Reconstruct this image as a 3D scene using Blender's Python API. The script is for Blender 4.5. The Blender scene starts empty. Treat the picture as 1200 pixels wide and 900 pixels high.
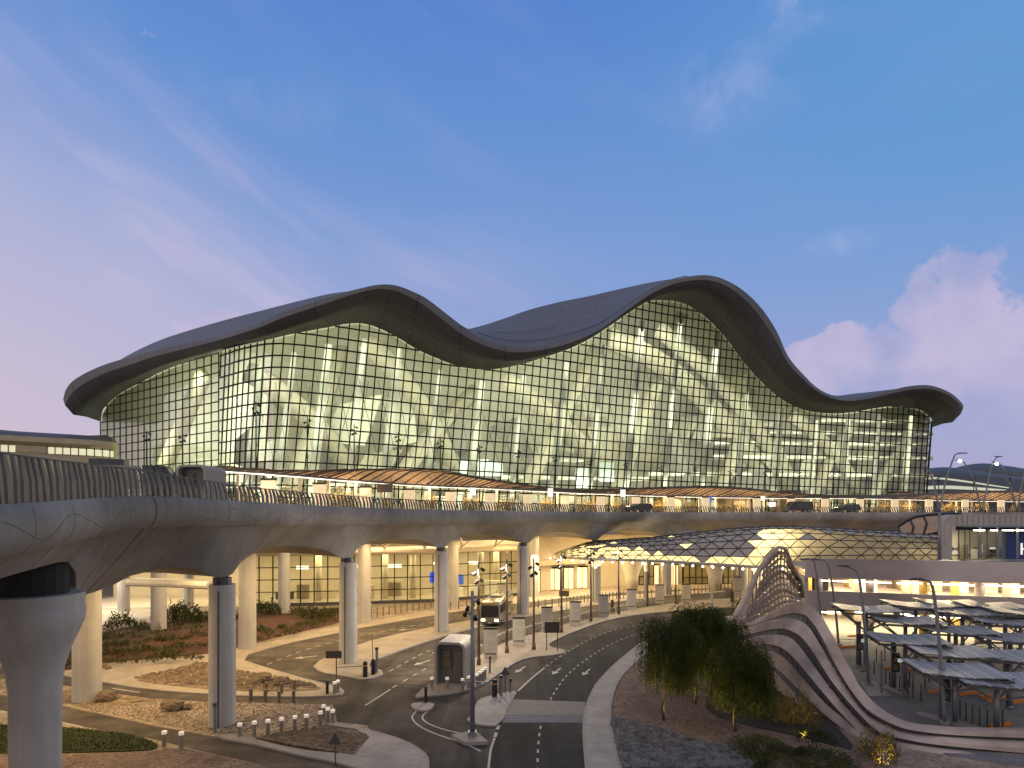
import bpy, math, random
from math import sin, cos, pi, radians, sqrt, atan2
from mathutils import Vector, Matrix
random.seed(7)
S = bpy.context.scene
COL = S.collection
# camera constants (pixels of the 1200 x 900 photograph) used to survey positions
F, YH, HC = 672.0, 602.0, 14.0
def G(x, y, h=0.0):
    d = F*(HC-h)/(y-YH)
    return Vector(((x-600)*d/F, d, h))
def D(x, y, d):
    return Vector(((x-600)*d/F, d, HC-(y-YH)*d/F))
def lerp(a, b, t): return a+(b-a)*t
def interp(tab, x):
    if x <= tab[0][0]:
        (a, b), (c, d) = tab[0], tab[1]
        return b+(x-a)*(d-b)/(c-a)
    for (a, b), (c, d) in zip(tab, tab[1:]):
        if x <= c: return lerp(b, d, (x-a)/(c-a))
    (a, b), (c, d) = tab[-2], tab[-1]
    return d+(x-c)*(d-b)/(c-a)
def spline(pts, n):
    """Catmull-Rom through tuples, n samples per span"""
    P = [Vector(p) for p in pts]
    P = [P[0]*2-P[1]]+P+[P[-1]*2-P[-2]]
    out = []
    for i in range(1, len(P)-2):
        p0, p1, p2, p3 = P[i-1], P[i], P[i+1], P[i+2]
        for k in range(n):
            t = k/n
            out.append(0.5*((2*p1)+(p2-p0)*t+(2*p0-5*p1+4*p2-p3)*t*t+(3*p1-p0-3*p2+p3)*t**3))
    out.append(P[-2].copy())
    return out
def sspline(tab, n=4):
    """same for plain number rows of any length"""
    P = [list(map(float, p)) for p in tab]
    m = len(P[0])
    P = [[2*P[0][j]-P[1][j] for j in range(m)]]+P+[[2*P[-1][j]-P[-2][j] for j in range(m)]]
    out = []
    for i in range(1, len(P)-2):
        p0, p1, p2, p3 = P[i-1], P[i], P[i+1], P[i+2]
        for k in range(n):
            t = k/n
            out.append([0.5*((2*p1[j])+(p2[j]-p0[j])*t+(2*p0[j]-5*p1[j]+4*p2[j]-p3[j])*t*t+(3*p1[j]-p0[j]-3*p2[j]+p3[j])*t**3) for j in range(m)])
    out.append(P[-2])
    return out
def chaikin(poly, it=2):
    for _ in range(it):
        q = []
        for a, b in zip(poly, poly[1:]+poly[:1]):
            q.append(a*0.75+b*0.25); q.append(a*0.25+b*0.75)
        poly = q
    return poly
def resample(pts, step):
    out = [pts[0].copy()]; acc = 0.0
    for a, b in zip(pts, pts[1:]):
        L = (b-a).length
        while acc+L >= step:
            t = (step-acc)/L
            a = a.lerp(b, t); out.append(a.copy()); L = (b-a).length; acc = 0.0
        acc += L
    return out
ORD = "first second third fourth fifth sixth seventh eighth ninth tenth eleventh twelfth thirteenth fourteenth fifteenth sixteenth seventeenth eighteenth nineteenth twentieth".split()
ORD += ["twenty-"+w for w in ORD[:9]]+["thirtieth"]+["thirty-"+w for w in ORD[:9]]+["fortieth"]+["forty-"+w for w in ORD[:9]]

class MB:
    def __init__(s): s.v = []; s.f = []
    def add(s, vs, fs):
        o = len(s.v); s.v += [tuple(p) for p in vs]; s.f += [tuple(i+o for i in f) for f in fs]
    def box(s, c, d, rz=0.0, tx=0.0, M=None):
        x, y, z = d[0]/2, d[1]/2, d[2]/2
        R = M if M is not None else Matrix.Rotation(rz, 3, 'Z') @ Matrix.Rotation(tx, 3, 'X')
        vs = [R @ Vector((a*x, b*y, e*z))+Vector(c) for e in (-1, 1) for a, b in ((-1, -1), (1, -1), (1, 1), (-1, 1))]
        s.add(vs, [(3, 2, 1, 0), (4, 5, 6, 7), (0, 1, 5, 4), (1, 2, 6, 5), (2, 3, 7, 6), (3, 0, 4, 7)])
    def rbox(s, c, d, r, rz=0.0, seg=4):
        """box with rounded vertical outline seen along its y axis (rounded top corners and bottom)"""
        x, z = d[0]/2, d[2]/2
        prof = []
        for (cx, cz, a0) in ((x-r, z-r, 0), (-x+r, z-r, pi/2), (-x+r, -z+r, pi), (x-r, -z+r, 3*pi/2)):
            for k in range(seg+1):
                a = a0+k*pi/2/seg
                prof.append((cx+r*cos(a), cz+r*sin(a)))
        s.extr(prof, c, d[1], rz)
    def extr(s, prof, c, depth, rz=0.0):
        """profile (x,z) extruded along y, centred"""
        R = Matrix.Rotation(rz, 3, 'Z'); n = len(prof); c = Vector(c)
        vs = [R @ Vector((a, -depth/2, b))+c for a, b in prof]+[R @ Vector((a, depth/2, b))+c for a, b in prof]
        fs = [tuple(range(n)), tuple(range(2*n-1, n-1, -1))]
        fs += [(i, i+n, (i+1) % n+n, (i+1) % n) for i in range(n)]
        s.add(vs, fs)
    def prism(s, poly, z0, z1):
        n = len(poly)
        A = sum(poly[i][0]*poly[(i+1) % n][1]-poly[(i+1) % n][0]*poly[i][1] for i in range(n))
        if A < 0: poly = poly[::-1]
        vs = [(p[0], p[1], z0) for p in poly]+[(p[0], p[1], z1) for p in poly]
        fs = [tuple(range(n, 2*n))]+[(i, (i+1) % n, (i+1) % n+n, i+n) for i in range(n)]
        s.add(vs, fs)
    def grid(s, rows, close=False):
        n = len(rows[0])
        vs = [p for r in rows for p in r]
        fs = []
        for i in range(len(rows)-1):
            for j in range(n-1 if not close else n):
                k = (j+1) % n
                fs.append((i*n+j, i*n+k, (i+1)*n+k, (i+1)*n+j))
        s.add(vs, fs)
    def tube(s, pts, r, n=8, cap=True):
        pts = [Vector(p) for p in pts]
        rs = r if isinstance(r, (list, tuple)) else [r]*len(pts)
        rings = []; ref = None
        for i, p in enumerate(pts):
            t = (pts[min(i+1, len(pts)-1)]-pts[max(i-1, 0)])
            t = t.normalized() if t.length > 1e-9 else Vector((0, 0, 1))
            if ref is None: ref = Vector((1, 0, 0)) if abs(t.x) < 0.9 else Vector((0, 1, 0))
            a = ref-t*ref.dot(t); a.normalize(); ref = a; b = t.cross(a)
            rings.append([p+(a*cos(2*pi*k/n)+b*sin(2*pi*k/n))*rs[i] for k in range(n)])
        o = len(s.v)
        s.grid(rings, close=True)
        if cap:
            s.f.append(tuple(o+k for k in range(n-1, -1, -1)))
            o2 = o+(len(rings)-1)*n
            s.f.append(tuple(o2+k for k in range(n)))
    def lathe(s, prof, c=(0, 0, 0), n=16, sx=1.0, sy=1.0, cap=True):
        c = Vector(c)
        rings = [[c+Vector((r*cos(2*pi*k/n)*sx, r*sin(2*pi*k/n)*sy, z)) for k in range(n)] for r, z in prof]
        o = len(s.v)
        s.grid(rings, close=True)
        if cap:
            s.f.append(tuple(o+k for k in range(n-1, -1, -1)))
            o2 = o+(len(rings)-1)*n
            s.f.append(tuple(o2+k for k in range(n)))
    def ribbon(s, pts, side, w, t, ups=None):
        """square bar along pts: half width w/2 along side vector, thickness t along up"""
        rings = []
        for i, p in enumerate(pts):
            tn = (pts[min(i+1, len(pts)-1)]-pts[max(i-1, 0)]).normalized()
            a = (side[i] if isinstance(side, list) else side)
            b = tn.cross(a).normalized()
            rings.append([p+a*w/2+b*t/2, p-a*w/2+b*t/2, p-a*w/2-b*t/2, p+a*w/2-b*t/2])
        o = len(s.v)
        s.grid(rings, close=True)
        s.f.append((o+3, o+2, o+1, o)); e = o+4*(len(rings)-1); s.f.append((e, e+1, e+2, e+3))
    def ball(s, c, r, n=8, m=5, jit=0.0, rnd=random):
        c = Vector(c); r = Vector((r, r, r)) if not hasattr(r, '__len__') else Vector(r)
        rings = []
        for i in range(m+1):
            th = pi*i/m
            rings.append([c+Vector((r.x*sin(th)*cos(2*pi*k/n), r.y*sin(th)*sin(2*pi*k/n), r.z*cos(th)))*1.0*1.0+Vector((rnd.uniform(-jit, jit), rnd.uniform(-jit, jit), rnd.uniform(-jit, jit)))*(1 if 0 < i < m else 0) for k in range(n)])
        s.grid(rings, close=True)
    def leaf(s, p, d, L, w, rnd=random):
        d = d.normalized(); a = d.cross(Vector((rnd.uniform(-1, 1), rnd.uniform(-1, 1), rnd.uniform(-1, 1))))
        if a.length < 1e-5: return
        a.normalize()
        s.add([p, p+d*L*.5+a*w/2, p+d*L, p+d*L*.5-a*w/2], [(0, 1, 2, 3)])
    def build(s, name, mat, parent=None, smooth=False, loc=None):
        me = bpy.data.meshes.new(name)
        me.from_pydata(s.v, [], s.f)
        me.materials.append(mat)
        if smooth:
            me.polygons.foreach_set('use_smooth', [True]*len(me.polygons))
        me.update()
        o = bpy.data.objects.new(name, me); COL.objects.link(o)
        if parent is not None: o.parent = parent
        if loc is not None: o.location = loc
        if smooth == 'auto':
            try:
                me.set_sharp_from_angle(angle=radians(35))
            except Exception: pass
        return o

def tag(o, label=None, cat=None, group=None, kind=None):
    if label: o['label'] = label
    if cat: o['category'] = cat
    if group: o['group'] = group
    if kind: o['kind'] = kind
    return o
def thing(name, label, cat, loc=(0, 0, 0), rz=0.0, group=None):
    o = bpy.data.objects.new(name, None); COL.objects.link(o)
    o.location = loc; o.rotation_euler = (0, 0, rz); o.empty_display_size = .3
    return tag(o, label, cat, group)
def clone(root, loc, rz=None, label=None, scale=None, name=None):
    r = root.copy(); COL.objects.link(r); r.location = loc
    if rz is not None: r.rotation_euler = (0, 0, rz)
    if scale is not None: r.scale = scale if hasattr(scale, '__len__') else (scale,)*3
    if label: r['label'] = label
    for ch in list(root.children):
        c = ch.copy(); COL.objects.link(c); c.parent = r
        for g in ch.children:
            d = g.copy(); COL.objects.link(d); d.parent = c
    return r
class Repeat:
    """first placing moves the prototype itself, later ones copy it"""
    def __init__(s, root, group): s.r = root; s.used = False; root['group'] = group
    def put(s, loc, rz=0.0, label=None, scale=None):
        if not s.used:
            s.used = True; r = s.r
            r.location = loc; r.rotation_euler = (0, 0, rz)
            if scale is not None: r.scale = scale if hasattr(scale, '__len__') else (scale,)*3
            r['label'] = label; return r
        return clone(s.r, loc, rz, label, scale if scale is not None else (1, 1, 1))
def structure(name, mb, mat, smooth=False):
    o = mb.build(name, mat, None, smooth); o['kind'] = 'structure'; return o

# ---------------------------------------------------------------- materials
def new_mat(name):
    m = bpy.data.materials.new(name); m.use_nodes = True
    nt = m.node_tree
    return m, nt, nt.nodes['Principled BSDF']
def mat(name, c, rough=.6, var=.15, scale=3.0, metal=0.0, bump=0.0, bscale=20.0, c2=None, spec=.5, sc2=None, coat=0.0):
    m, nt, b = new_mat(name)
    N = nt.nodes; L = nt.links
    b.inputs['Roughness'].default_value = rough; b.inputs['Metallic'].default_value = metal
    b.inputs['Specular IOR Level'].default_value = spec
    if coat: b.inputs['Coat Weight'].default_value = coat
    tc = N.new('ShaderNodeTexCoord')
    if var or c2:
        n = N.new('ShaderNodeTexNoise'); n.inputs['Scale'].default_value = scale; n.inputs['Detail'].default_value = 6; n.inputs['Roughness'].default_value = .65
        L.new(tc.outputs['Object'], n.inputs['Vector'])
        r = N.new('ShaderNodeValToRGB')
        r.color_ramp.elements[0].position = .3; r.color_ramp.elements[1].position = .7
        lo = tuple(x*(1-var) for x in c); hi = c2 if c2 else tuple(min(1, x*(1+var)) for x in c)
        r.color_ramp.elements[0].color = (*lo, 1); r.color_ramp.elements[1].color = (*hi, 1)
        L.new(n.outputs['Fac'], r.inputs['Fac'])
        out = r.outputs['Color']
        if sc2:
            n2 = N.new('ShaderNodeTexNoise'); n2.inputs['Scale'].default_value = sc2; n2.inputs['Detail'].default_value = 3
            L.new(tc.outputs['Object'], n2.inputs['Vector'])
            mr = N.new('ShaderNodeMapRange'); mr.inputs[1].default_value = .35; mr.inputs[2].default_value = .65; mr.inputs[3].default_value = .62; mr.inputs[4].default_value = 1.3
            L.new(n2.outputs['Fac'], mr.inputs[0])
            mx = N.new('ShaderNodeVectorMath'); mx.operation = 'MULTIPLY'
            L.new(out, mx.inputs[0]); L.new(mr.outputs[0], mx.inputs[1]); out = mx.outputs[0]
        L.new(out, b.inputs['Base Color'])
    else:
        b.inputs['Base Color'].default_value = (*c, 1)
    if bump:
        n3 = N.new('ShaderNodeTexNoise'); n3.inputs['Scale'].default_value = bscale; n3.inputs['Detail'].default_value = 4
        L.new(tc.outputs['Object'], n3.inputs['Vector'])
        bp = N.new('ShaderNodeBump'); bp.inputs['Strength'].default_value = bump; bp.inputs['Distance'].default_value = .05
        L.new(n3.outputs['Fac'], bp.inputs['Height']); L.new(bp.outputs[0], b.inputs['Normal'])
    return m
def emit(name, c, s):
    m, nt, b = new_mat(name)
    b.inputs['Base Color'].default_value = (*c, 1)
    b.inputs['Emission Color'].default_value = (*c, 1); b.inputs['Emission Strength'].default_value = s
    return m
def glassy(name, tint, refl=.08, rough=.03, body=None, bodyfac=0.0, gcol=(1, 1, 1)):
    m = bpy.data.materials.new(name); m.use_nodes = True
    nt = m.node_tree; N = nt.nodes; L = nt.links; N.clear()
    out = N.new('ShaderNodeOutputMaterial'); t = N.new('ShaderNodeBsdfTransparent'); t.inputs[0].default_value = (*tint, 1)
    g = N.new('ShaderNodeBsdfGlossy'); g.inputs['Roughness'].default_value = rough; g.inputs[0].default_value = (*gcol, 1)
    lw = N.new('ShaderNodeLayerWeight'); lw.inputs[0].default_value = .25
    mr = N.new('ShaderNodeMapRange'); mr.inputs[3].default_value = refl; mr.inputs[4].default_value = .6
    L.new(lw.outputs['Facing'], mr.inputs[0])
    mx = N.new('ShaderNodeMixShader'); L.new(mr.outputs[0], mx.inputs[0]); L.new(t.outputs[0], mx.inputs[1]); L.new(g.outputs[0], mx.inputs[2])
    last = mx
    if body:
        d = N.new('ShaderNodeBsdfDiffuse'); d.inputs[0].default_value = (*body, 1)
        m2 = N.new('ShaderNodeMixShader'); m2.inputs[0].default_value = bodyfac
        L.new(mx.outputs[0], m2.inputs[1]); L.new(d.outputs[0], m2.inputs[2]); last = m2
    L.new(last.outputs[0], out.inputs[0])
    return m
def translucent(name, c, fac=.6, var=0.0):
    m = bpy.data.materials.new(name); m.use_nodes = True
    nt = m.node_tree; N = nt.nodes; L = nt.links; N.clear()
    out = N.new('ShaderNodeOutputMaterial'); d = N.new('ShaderNodeBsdfDiffuse'); t = N.new('ShaderNodeBsdfTranslucent')
    mx = N.new('ShaderNodeMixShader'); mx.inputs[0].default_value = fac
    if var:
        tc = N.new('ShaderNodeTexCoord'); n = N.new('ShaderNodeTexNoise'); n.inputs['Scale'].default_value = 1.3; n.inputs['Detail'].default_value = 5
        L.new(tc.outputs['Object'], n.inputs['Vector']); r = N.new('ShaderNodeValToRGB')
        r.color_ramp.elements[0].position = .3; r.color_ramp.elements[1].position = .7
        r.color_ramp.elements[0].color = (*(x*(1-var) for x in c), 1); r.color_ramp.elements[1].color = (*(min(1, x*(1+var)) for x in c), 1)
        L.new(n.outputs['Fac'], r.inputs['Fac']); L.new(r.outputs[0], d.inputs[0]); L.new(r.outputs[0], t.inputs[0])
    else:
        d.inputs[0].default_value = (*c, 1); t.inputs[0].default_value = (*c, 1)
    L.new(d.outputs[0], mx.inputs[1]); L.new(t.outputs[0], mx.inputs[2]); L.new(mx.outputs[0], out.inputs[0])
    return m
def gravel(name, c1, c2, scale, bump=.6):
    m, nt, b = new_mat(name); N = nt.nodes; L = nt.links
    b.inputs['Roughness'].default_value = .9
    tc = N.new('ShaderNodeTexCoord'); v = N.new('ShaderNodeTexVoronoi'); v.inputs['Scale'].default_value = scale
    L.new(tc.outputs['Object'], v.inputs['Vector'])
    sep = N.new('ShaderNodeSeparateColor'); L.new(v.outputs['Color'], sep.inputs[0])
    r = N.new('ShaderNodeValToRGB'); r.color_ramp.elements[0].color = (*c1, 1); r.color_ramp.elements[1].color = (*c2, 1)
    L.new(sep.outputs[0], r.inputs[0])
    n = N.new('ShaderNodeTexNoise'); n.inputs['Scale'].default_value = .35; n.inputs['Detail'].default_value = 5; L.new(tc.outputs['Object'], n.inputs['Vector'])
    mr = N.new('ShaderNodeMapRange'); mr.inputs[1].default_value = .3; mr.inputs[2].default_value = .7; mr.inputs[3].default_value = .7; mr.inputs[4].default_value = 1.25
    L.new(n.outputs['Fac'], mr.inputs[0])
    mx = N.new('ShaderNodeVectorMath'); mx.operation = 'MULTIPLY'; L.new(r.outputs[0], mx.inputs[0]); L.new(mr.outputs[0], mx.inputs[1])
    L.new(mx.outputs[0], b.inputs['Base Color'])
    bp = N.new('ShaderNodeBump'); bp.inputs['Strength'].default_value = bump; bp.inputs['Distance'].default_value = .08; bp.invert = True
    L.new(v.outputs['Distance'], bp.inputs['Height']); L.new(bp.outputs[0], b.inputs['Normal'])
    return m
def paving(name, c, scale=1.2, var=.08, mort=.012, dark=.6, rough=.75):
    m, nt, b = new_mat(name); N = nt.nodes; L = nt.links
    b.inputs['Roughness'].default_value = rough
    tc = N.new('ShaderNodeTexCoord'); k = N.new('ShaderNodeTexBrick')
    k.inputs['Scale'].default_value = scale; k.inputs['Mortar Size'].default_value = mort; k.inputs['Mortar Smooth'].default_value = .3
    k.inputs['Color1'].default_value = (*(x*(1-var) for x in c), 1); k.inputs['Color2'].default_value = (*(min(1, x*(1+var)) for x in c), 1)
    k.inputs['Mortar'].default_value = (*(x*dark for x in c), 1)
    L.new(tc.outputs['Object'], k.inputs['Vector'])
    n = N.new('ShaderNodeTexNoise'); n.inputs['Scale'].default_value = .5; n.inputs['Detail'].default_value = 7; L.new(tc.outputs['Object'], n.inputs['Vector'])
    mr = N.new('ShaderNodeMapRange'); mr.inputs[1].default_value = .3; mr.inputs[2].default_value = .7; mr.inputs[3].default_value = .78; mr.inputs[4].default_value = 1.15
    L.new(n.outputs['Fac'], mr.inputs[0])
    mx = N.new('ShaderNodeVectorMath'); mx.operation = 'MULTIPLY'; L.new(k.outputs[0], mx.inputs[0]); L.new(mr.outputs[0], mx.inputs[1])
    L.new(mx.outputs[0], b.inputs['Base Color'])
    return m
def solar_mat(name):
    m, nt, b = new_mat(name); N = nt.nodes; L = nt.links
    tc = N.new('ShaderNodeTexCoord'); k = N.new('ShaderNodeTexBrick')
    k.offset = 0.0
    k.inputs['Scale'].default_value = 1.0; k.inputs['Brick Width'].default_value = 1.0; k.inputs['Row Height'].default_value = .5
    k.inputs['Mortar Size'].default_value = .05; k.inputs['Color1'].default_value = (.12, .125, .145, 1); k.inputs['Color2'].default_value = (.15, .155, .175, 1)
    k.inputs['Mortar'].default_value = (.52, .52, .53, 1)
    L.new(tc.outputs['Object'], k.inputs['Vector']); L.new(k.outputs[0], b.inputs['Base Color'])
    b.inputs['Roughness'].default_value = .34; b.inputs['Specular IOR Level'].default_value = .5
    return m
def roofmetal(name, c):
    m, nt, b = new_mat(name); N = nt.nodes; L = nt.links
    b.inputs['Roughness'].default_value = .55; b.inputs['Specular IOR Level'].default_value = .3
    uv = N.new('ShaderNodeUVMap'); k = N.new('ShaderNodeTexBrick'); k.inputs['Scale'].default_value = 1.0
    k.inputs['Brick Width'].default_value = 4.0; k.inputs['Row Height'].default_value = 1.3; k.inputs['Mortar Size'].default_value = .07
    k.inputs['Color1'].default_value = (*(x*.86 for x in c), 1); k.inputs['Color2'].default_value = (*(x*1.14 for x in c), 1); k.inputs['Mortar'].default_value = (*(x*.62 for x in c), 1)
    L.new(uv.outputs[0], k.inputs['Vector']); L.new(k.outputs[0], b.inputs['Base Color'])
    return m

M = {}
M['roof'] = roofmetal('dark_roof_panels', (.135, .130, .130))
M['roof_plain'] = mat('dark_roof_metal', (.09, .086, .086), .5, .12, .3, .1)
M['concrete'] = mat('viaduct_concrete', (.265, .255, .245), .7, .12, .35, bump=.15, bscale=6, sc2=.12)
M['pier'] = mat('pier_concrete', (.45, .43, .41), .65, .10, .5, bump=.1, bscale=8)
M['seam'] = mat('shallow_panel_joint', (.15, .145, .14), .8, .2, 2)
def streaks(m, sc, lo, hi, rot=0.0):
    """rain streaks on walls, tyre tracks on roads: a stretched noise multiplied into the base colour"""
    nt = m.node_tree; N = nt.nodes; L = nt.links; b = N['Principled BSDF']; src = b.inputs['Base Color'].links[0].from_socket
    tc = N.new('ShaderNodeTexCoord'); mp = N.new('ShaderNodeMapping'); mp.inputs['Scale'].default_value = sc; mp.inputs['Rotation'].default_value = (0, 0, rot)
    n = N.new('ShaderNodeTexNoise'); n.inputs['Scale'].default_value = 1.0; n.inputs['Detail'].default_value = 4
    mr = N.new('ShaderNodeMapRange'); mr.inputs[1].default_value = .36; mr.inputs[2].default_value = .64; mr.inputs[3].default_value = lo; mr.inputs[4].default_value = hi
    mx = N.new('ShaderNodeVectorMath'); mx.operation = 'MULTIPLY'
    L.new(tc.outputs['Object'], mp.inputs[0]); L.new(mp.outputs[0], n.inputs['Vector']); L.new(n.outputs['Fac'], mr.inputs[0])
    L.new(src, mx.inputs[0]); L.new(mr.outputs[0], mx.inputs[1]); L.new(mx.outputs[0], b.inputs['Base Color'])
streaks(M['concrete'], (1.6, 1.6, .12), .91, 1.05); streaks(M['pier'], (2.6, 2.6, .10), .91, 1.05)
M['groove'] = mat('dark_joint_and_shade', (.03, .03, .03), .9, 0)
M['railmetal'] = mat('grey_rail_blades', (.13, .128, .13), .5, .2, 2, .1)
M['asphalt'] = mat('asphalt', (.030, .029, .031), .85, .25, 1.2, bump=.2, bscale=60, sc2=.15, spec=.25)
M['asphalt_b'] = mat('warm_lit_asphalt', (.085, .068, .055), .8, .25, .8, bump=.2, bscale=60, sc2=.2, spec=.3)  # lighter brown of the warm lamplight is put into this asphalt colour
M['asphalt_j'] = mat('junction_asphalt', (.055, .047, .042), .82, .3, .6, bump=.2, bscale=60, sc2=.2, spec=.3)
streaks(M['asphalt'], (1.1, .05, 1), .72, 1.28, -.22); streaks(M['asphalt_j'], (.9, .06, 1), .70, 1.30, .55); streaks(M['asphalt_b'], (.08, .9, 1), .78, 1.2, -.3)
M['pave'] = paving('pale_pavers', (.36, .30, .235), 1.3)
M['pave_grey'] = paving('grey_pavers', (.34, .315, .30), 1.6)
M['pave_cp'] = paving('car_park_pavers', (.19, .18, .185), 1.1, mort=.02)
M['table'] = mat('speed_table_pavers', (.20, .18, .165), .8, .15, 3)
M['ramp'] = mat('ramp_concrete', (.15, .15, .17), .8, .15, 3)
M['sand'] = gravel('sandy_gravel', (.20, .155, .115), (.36, .285, .215), 5.0)
M['pinkgravel'] = gravel('pink_gravel', (.11, .072, .054), (.27, .185, .145), 7.0)
M['darkgravel'] = gravel('dark_grey_gravel', (.035, .036, .04), (.17, .165, .17), 4.2, .9)
M['rubble'] = gravel('brown_rubble', (.10, .07, .045), (.30, .215, .14), 2.2, 1.0)
M['browngravel'] = gravel('dark_brown_gravel', (.07, .05, .035), (.19, .14, .10), 4.0, .8)
M['redsoil'] = mat('red_soil', (.085, .036, .02), .95, .45, 1.4, bump=.8, bscale=5)
M['mulch'] = mat('dark_mulch', (.035, .028, .022), .95, .35, 4, bump=.8, bscale=9)
M['grass'] = mat('lawn_grass', (.04, .055, .012), .9, .4, 6, bump=1, bscale=40)
M['palecap'] = mat('pale_bollard_cap', (.52, .49, .44), .5, .1, 4)
M['white'] = mat('road_paint', (.44, .42, .385), .7, .12, 4)
M['kerb'] = mat('kerb_stone', (.30, .275, .25), .8, .12, 2)
M['steel'] = mat('brushed_steel', (.40, .37, .33), .35, .1, 4, .7)
M['darksteel'] = mat('dark_grey_steel', (.09, .09, .10), .45, .15, 3, .3)
M['black'] = mat('black_metal', (.018, .018, .02), .45, .1, 3, .2)
M['brownsteel'] = mat('brown_bollard_steel', (.16, .12, .085), .55, .15, 5, .3)
M['lampcap'] = emit('bollard_light_ring', (1.0, .90, .78), .24)
M['mullion'] = mat('dark_glazing_bars', (.012, .014, .012), .6, .1, 2, .0, spec=.2)
M['glass'] = glassy('facade_glass', (.82, .89, .69), .05, .04, (.38, .43, .30), .08)
M['glass_clear'] = glassy('clear_glass', (.92, .94, .86), .05, .03)
M['intwall'] = mat('interior_plaster', (.60, .59, .52), .8, .10, .16)
M['intwhite'] = mat('interior_white', (.80, .79, .72), .6, .05, .3)
M['intarch'] = mat('interior_arch_cladding', (.40, .375, .30), .7, .10, .2)
M['intcol'] = mat('interior_column_cladding', (.27, .27, .245), .6, .06, .3)
M['intfloor'] = mat('interior_floor', (.5, .45, .36), .3, .1, .3)
M['cream'] = mat('cream_stone_wall', (.62, .54, .40), .7, .08, .5)
M['bronze'] = mat('bronze_cladding', (.30, .26, .18), .38, .15, .25, .5)
M['strip'] = emit('ceiling_strip_light', (1.0, .93, .78), 1.9)
M['tube'] = emit('tube_light', (1.0, .90, .66), 14.0)
M['led'] = emit('canopy_edge_light', (1.0, .86, .70), 2.6)
M['bluescreen'] = emit('blue_screen', (.05, .13, .55), .8)
M['whitesign'] = emit('backlit_white_sign', (1.0, .97, .92), .7)
M['amber'] = mat('amber_translucent_roof', (.42, .27, .16), .5, .15, .4)
M['canopyfilm'] = translucent('canopy_film', (.46, .33, .22), .66, .25)
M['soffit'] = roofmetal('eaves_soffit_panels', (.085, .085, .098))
M['canopyrib'] = mat('canopy_rib_metal', (.10, .075, .055), .5, .1, 2, .3)
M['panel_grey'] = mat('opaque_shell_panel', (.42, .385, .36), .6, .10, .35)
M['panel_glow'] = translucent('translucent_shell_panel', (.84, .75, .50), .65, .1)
M['shellbar'] = mat('shell_bars', (.07, .065, .055), .5, .1, 1, .3)
M['downlight'] = emit('downlight', (1, .9, .7), 18)
M['cpconc'] = mat('car_park_concrete', (.43, .37, .36), .75, .08, .3, bump=.1, bscale=5, sc2=.08)
M['clad'] = mat('grey_cladding', (.40, .37, .36), .55, .06, .5)
M['bluewall'] = mat('blue_wall', (.03, .07, .25), .6, .1, 1)
M['ribbon'] = mat('pinkish_concrete_ribbon', (.45, .37, .325), .65, .08, .7, bump=.08, bscale=10, sc2=.3)
M['ribbonrib'] = mat('sculpture_rib', (.30, .235, .20), .6, .1, 1, .1)
M['strut'] = mat('dark_strut_and_slot_shade', (.12, .11, .11), .6, .1, 1)
M['solar'] = solar_mat('solar_panel_cells')
M['galv'] = mat('galvanised_post', (.24, .25, .28), .5, .1, 2, .5)
M['orange'] = mat('orange_wheel_stop', (.60, .22, .035), .7, .15, 3)
M['bark'] = mat('tree_bark', (.10, .07, .05), .9, .3, 6, bump=.6, bscale=20)
M['leaf'] = translucent('tree_foliage', (.060, .074, .024), .45, .5)
M['leaf2'] = translucent('shrub_foliage', (.085, .095, .035), .35, .5)
M['leafgold'] = translucent('olive_foliage_lit_gold', (.34, .25, .10), .4, .35)  # olive leaves with the golden lamplight put into their colour
M['leafdry'] = translucent('dry_grass_foliage', (.20, .16, .06), .4, .4)
M['peakglint'] = emit('warm_slat_glint', (1, .84, .6), .8)  # emission standing in for warm glints on the slat edges
M['screenglass'] = mat('olive_glass_lit_tone', (.30, .27, .15), .15, .25, .6)  # opaque panes; the lit look of the glass is put into this colour
M['rock'] = mat('boulder_rock', (.19, .135, .09), .9, .3, 2.5, bump=.8, bscale=4)
M['totem'] = mat('pale_stone_totem', (.50, .46, .40), .6, .10, 3)
M['totemline'] = mat('totem_pattern', (.27, .24, .20), .6, 0)
M['totemlit'] = emit('emissive_cream_panel', (.85, .66, .40), .62)  # cream panel with some emission added on top of its base colour
M['kiosk'] = mat('kiosk_shell', (.34, .31, .29), .5, .06, .8)
M['kioskdark'] = mat('kiosk_recess', (.12, .108, .098), .5, .1, 1)
M['notice'] = mat('notice_board', (.10, .085, .05), .5, .4, 12)
M['signdark'] = mat('dark_sign', (.055, .045, .04), .5, .1, 2)
M['busbody'] = mat('bus_paint', (.24, .22, .20), .25, .05, 1, .3, coat=.5)
M['carpaint'] = mat('dark_car_paint', (.02, .02, .022), .25, .05, 1, .3, coat=.7)
M['carglass'] = mat('vehicle_glass', (.02, .022, .025), .08, 0, spec=.8)
M['rubber'] = mat('tyre_rubber', (.02, .02, .02), .85, 0)
M['headlight'] = emit('headlight', (1.0, .78, .42), 14)
M['greensign'] = emit('lit_green_sign', (.66, .76, .74), .35)
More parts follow.
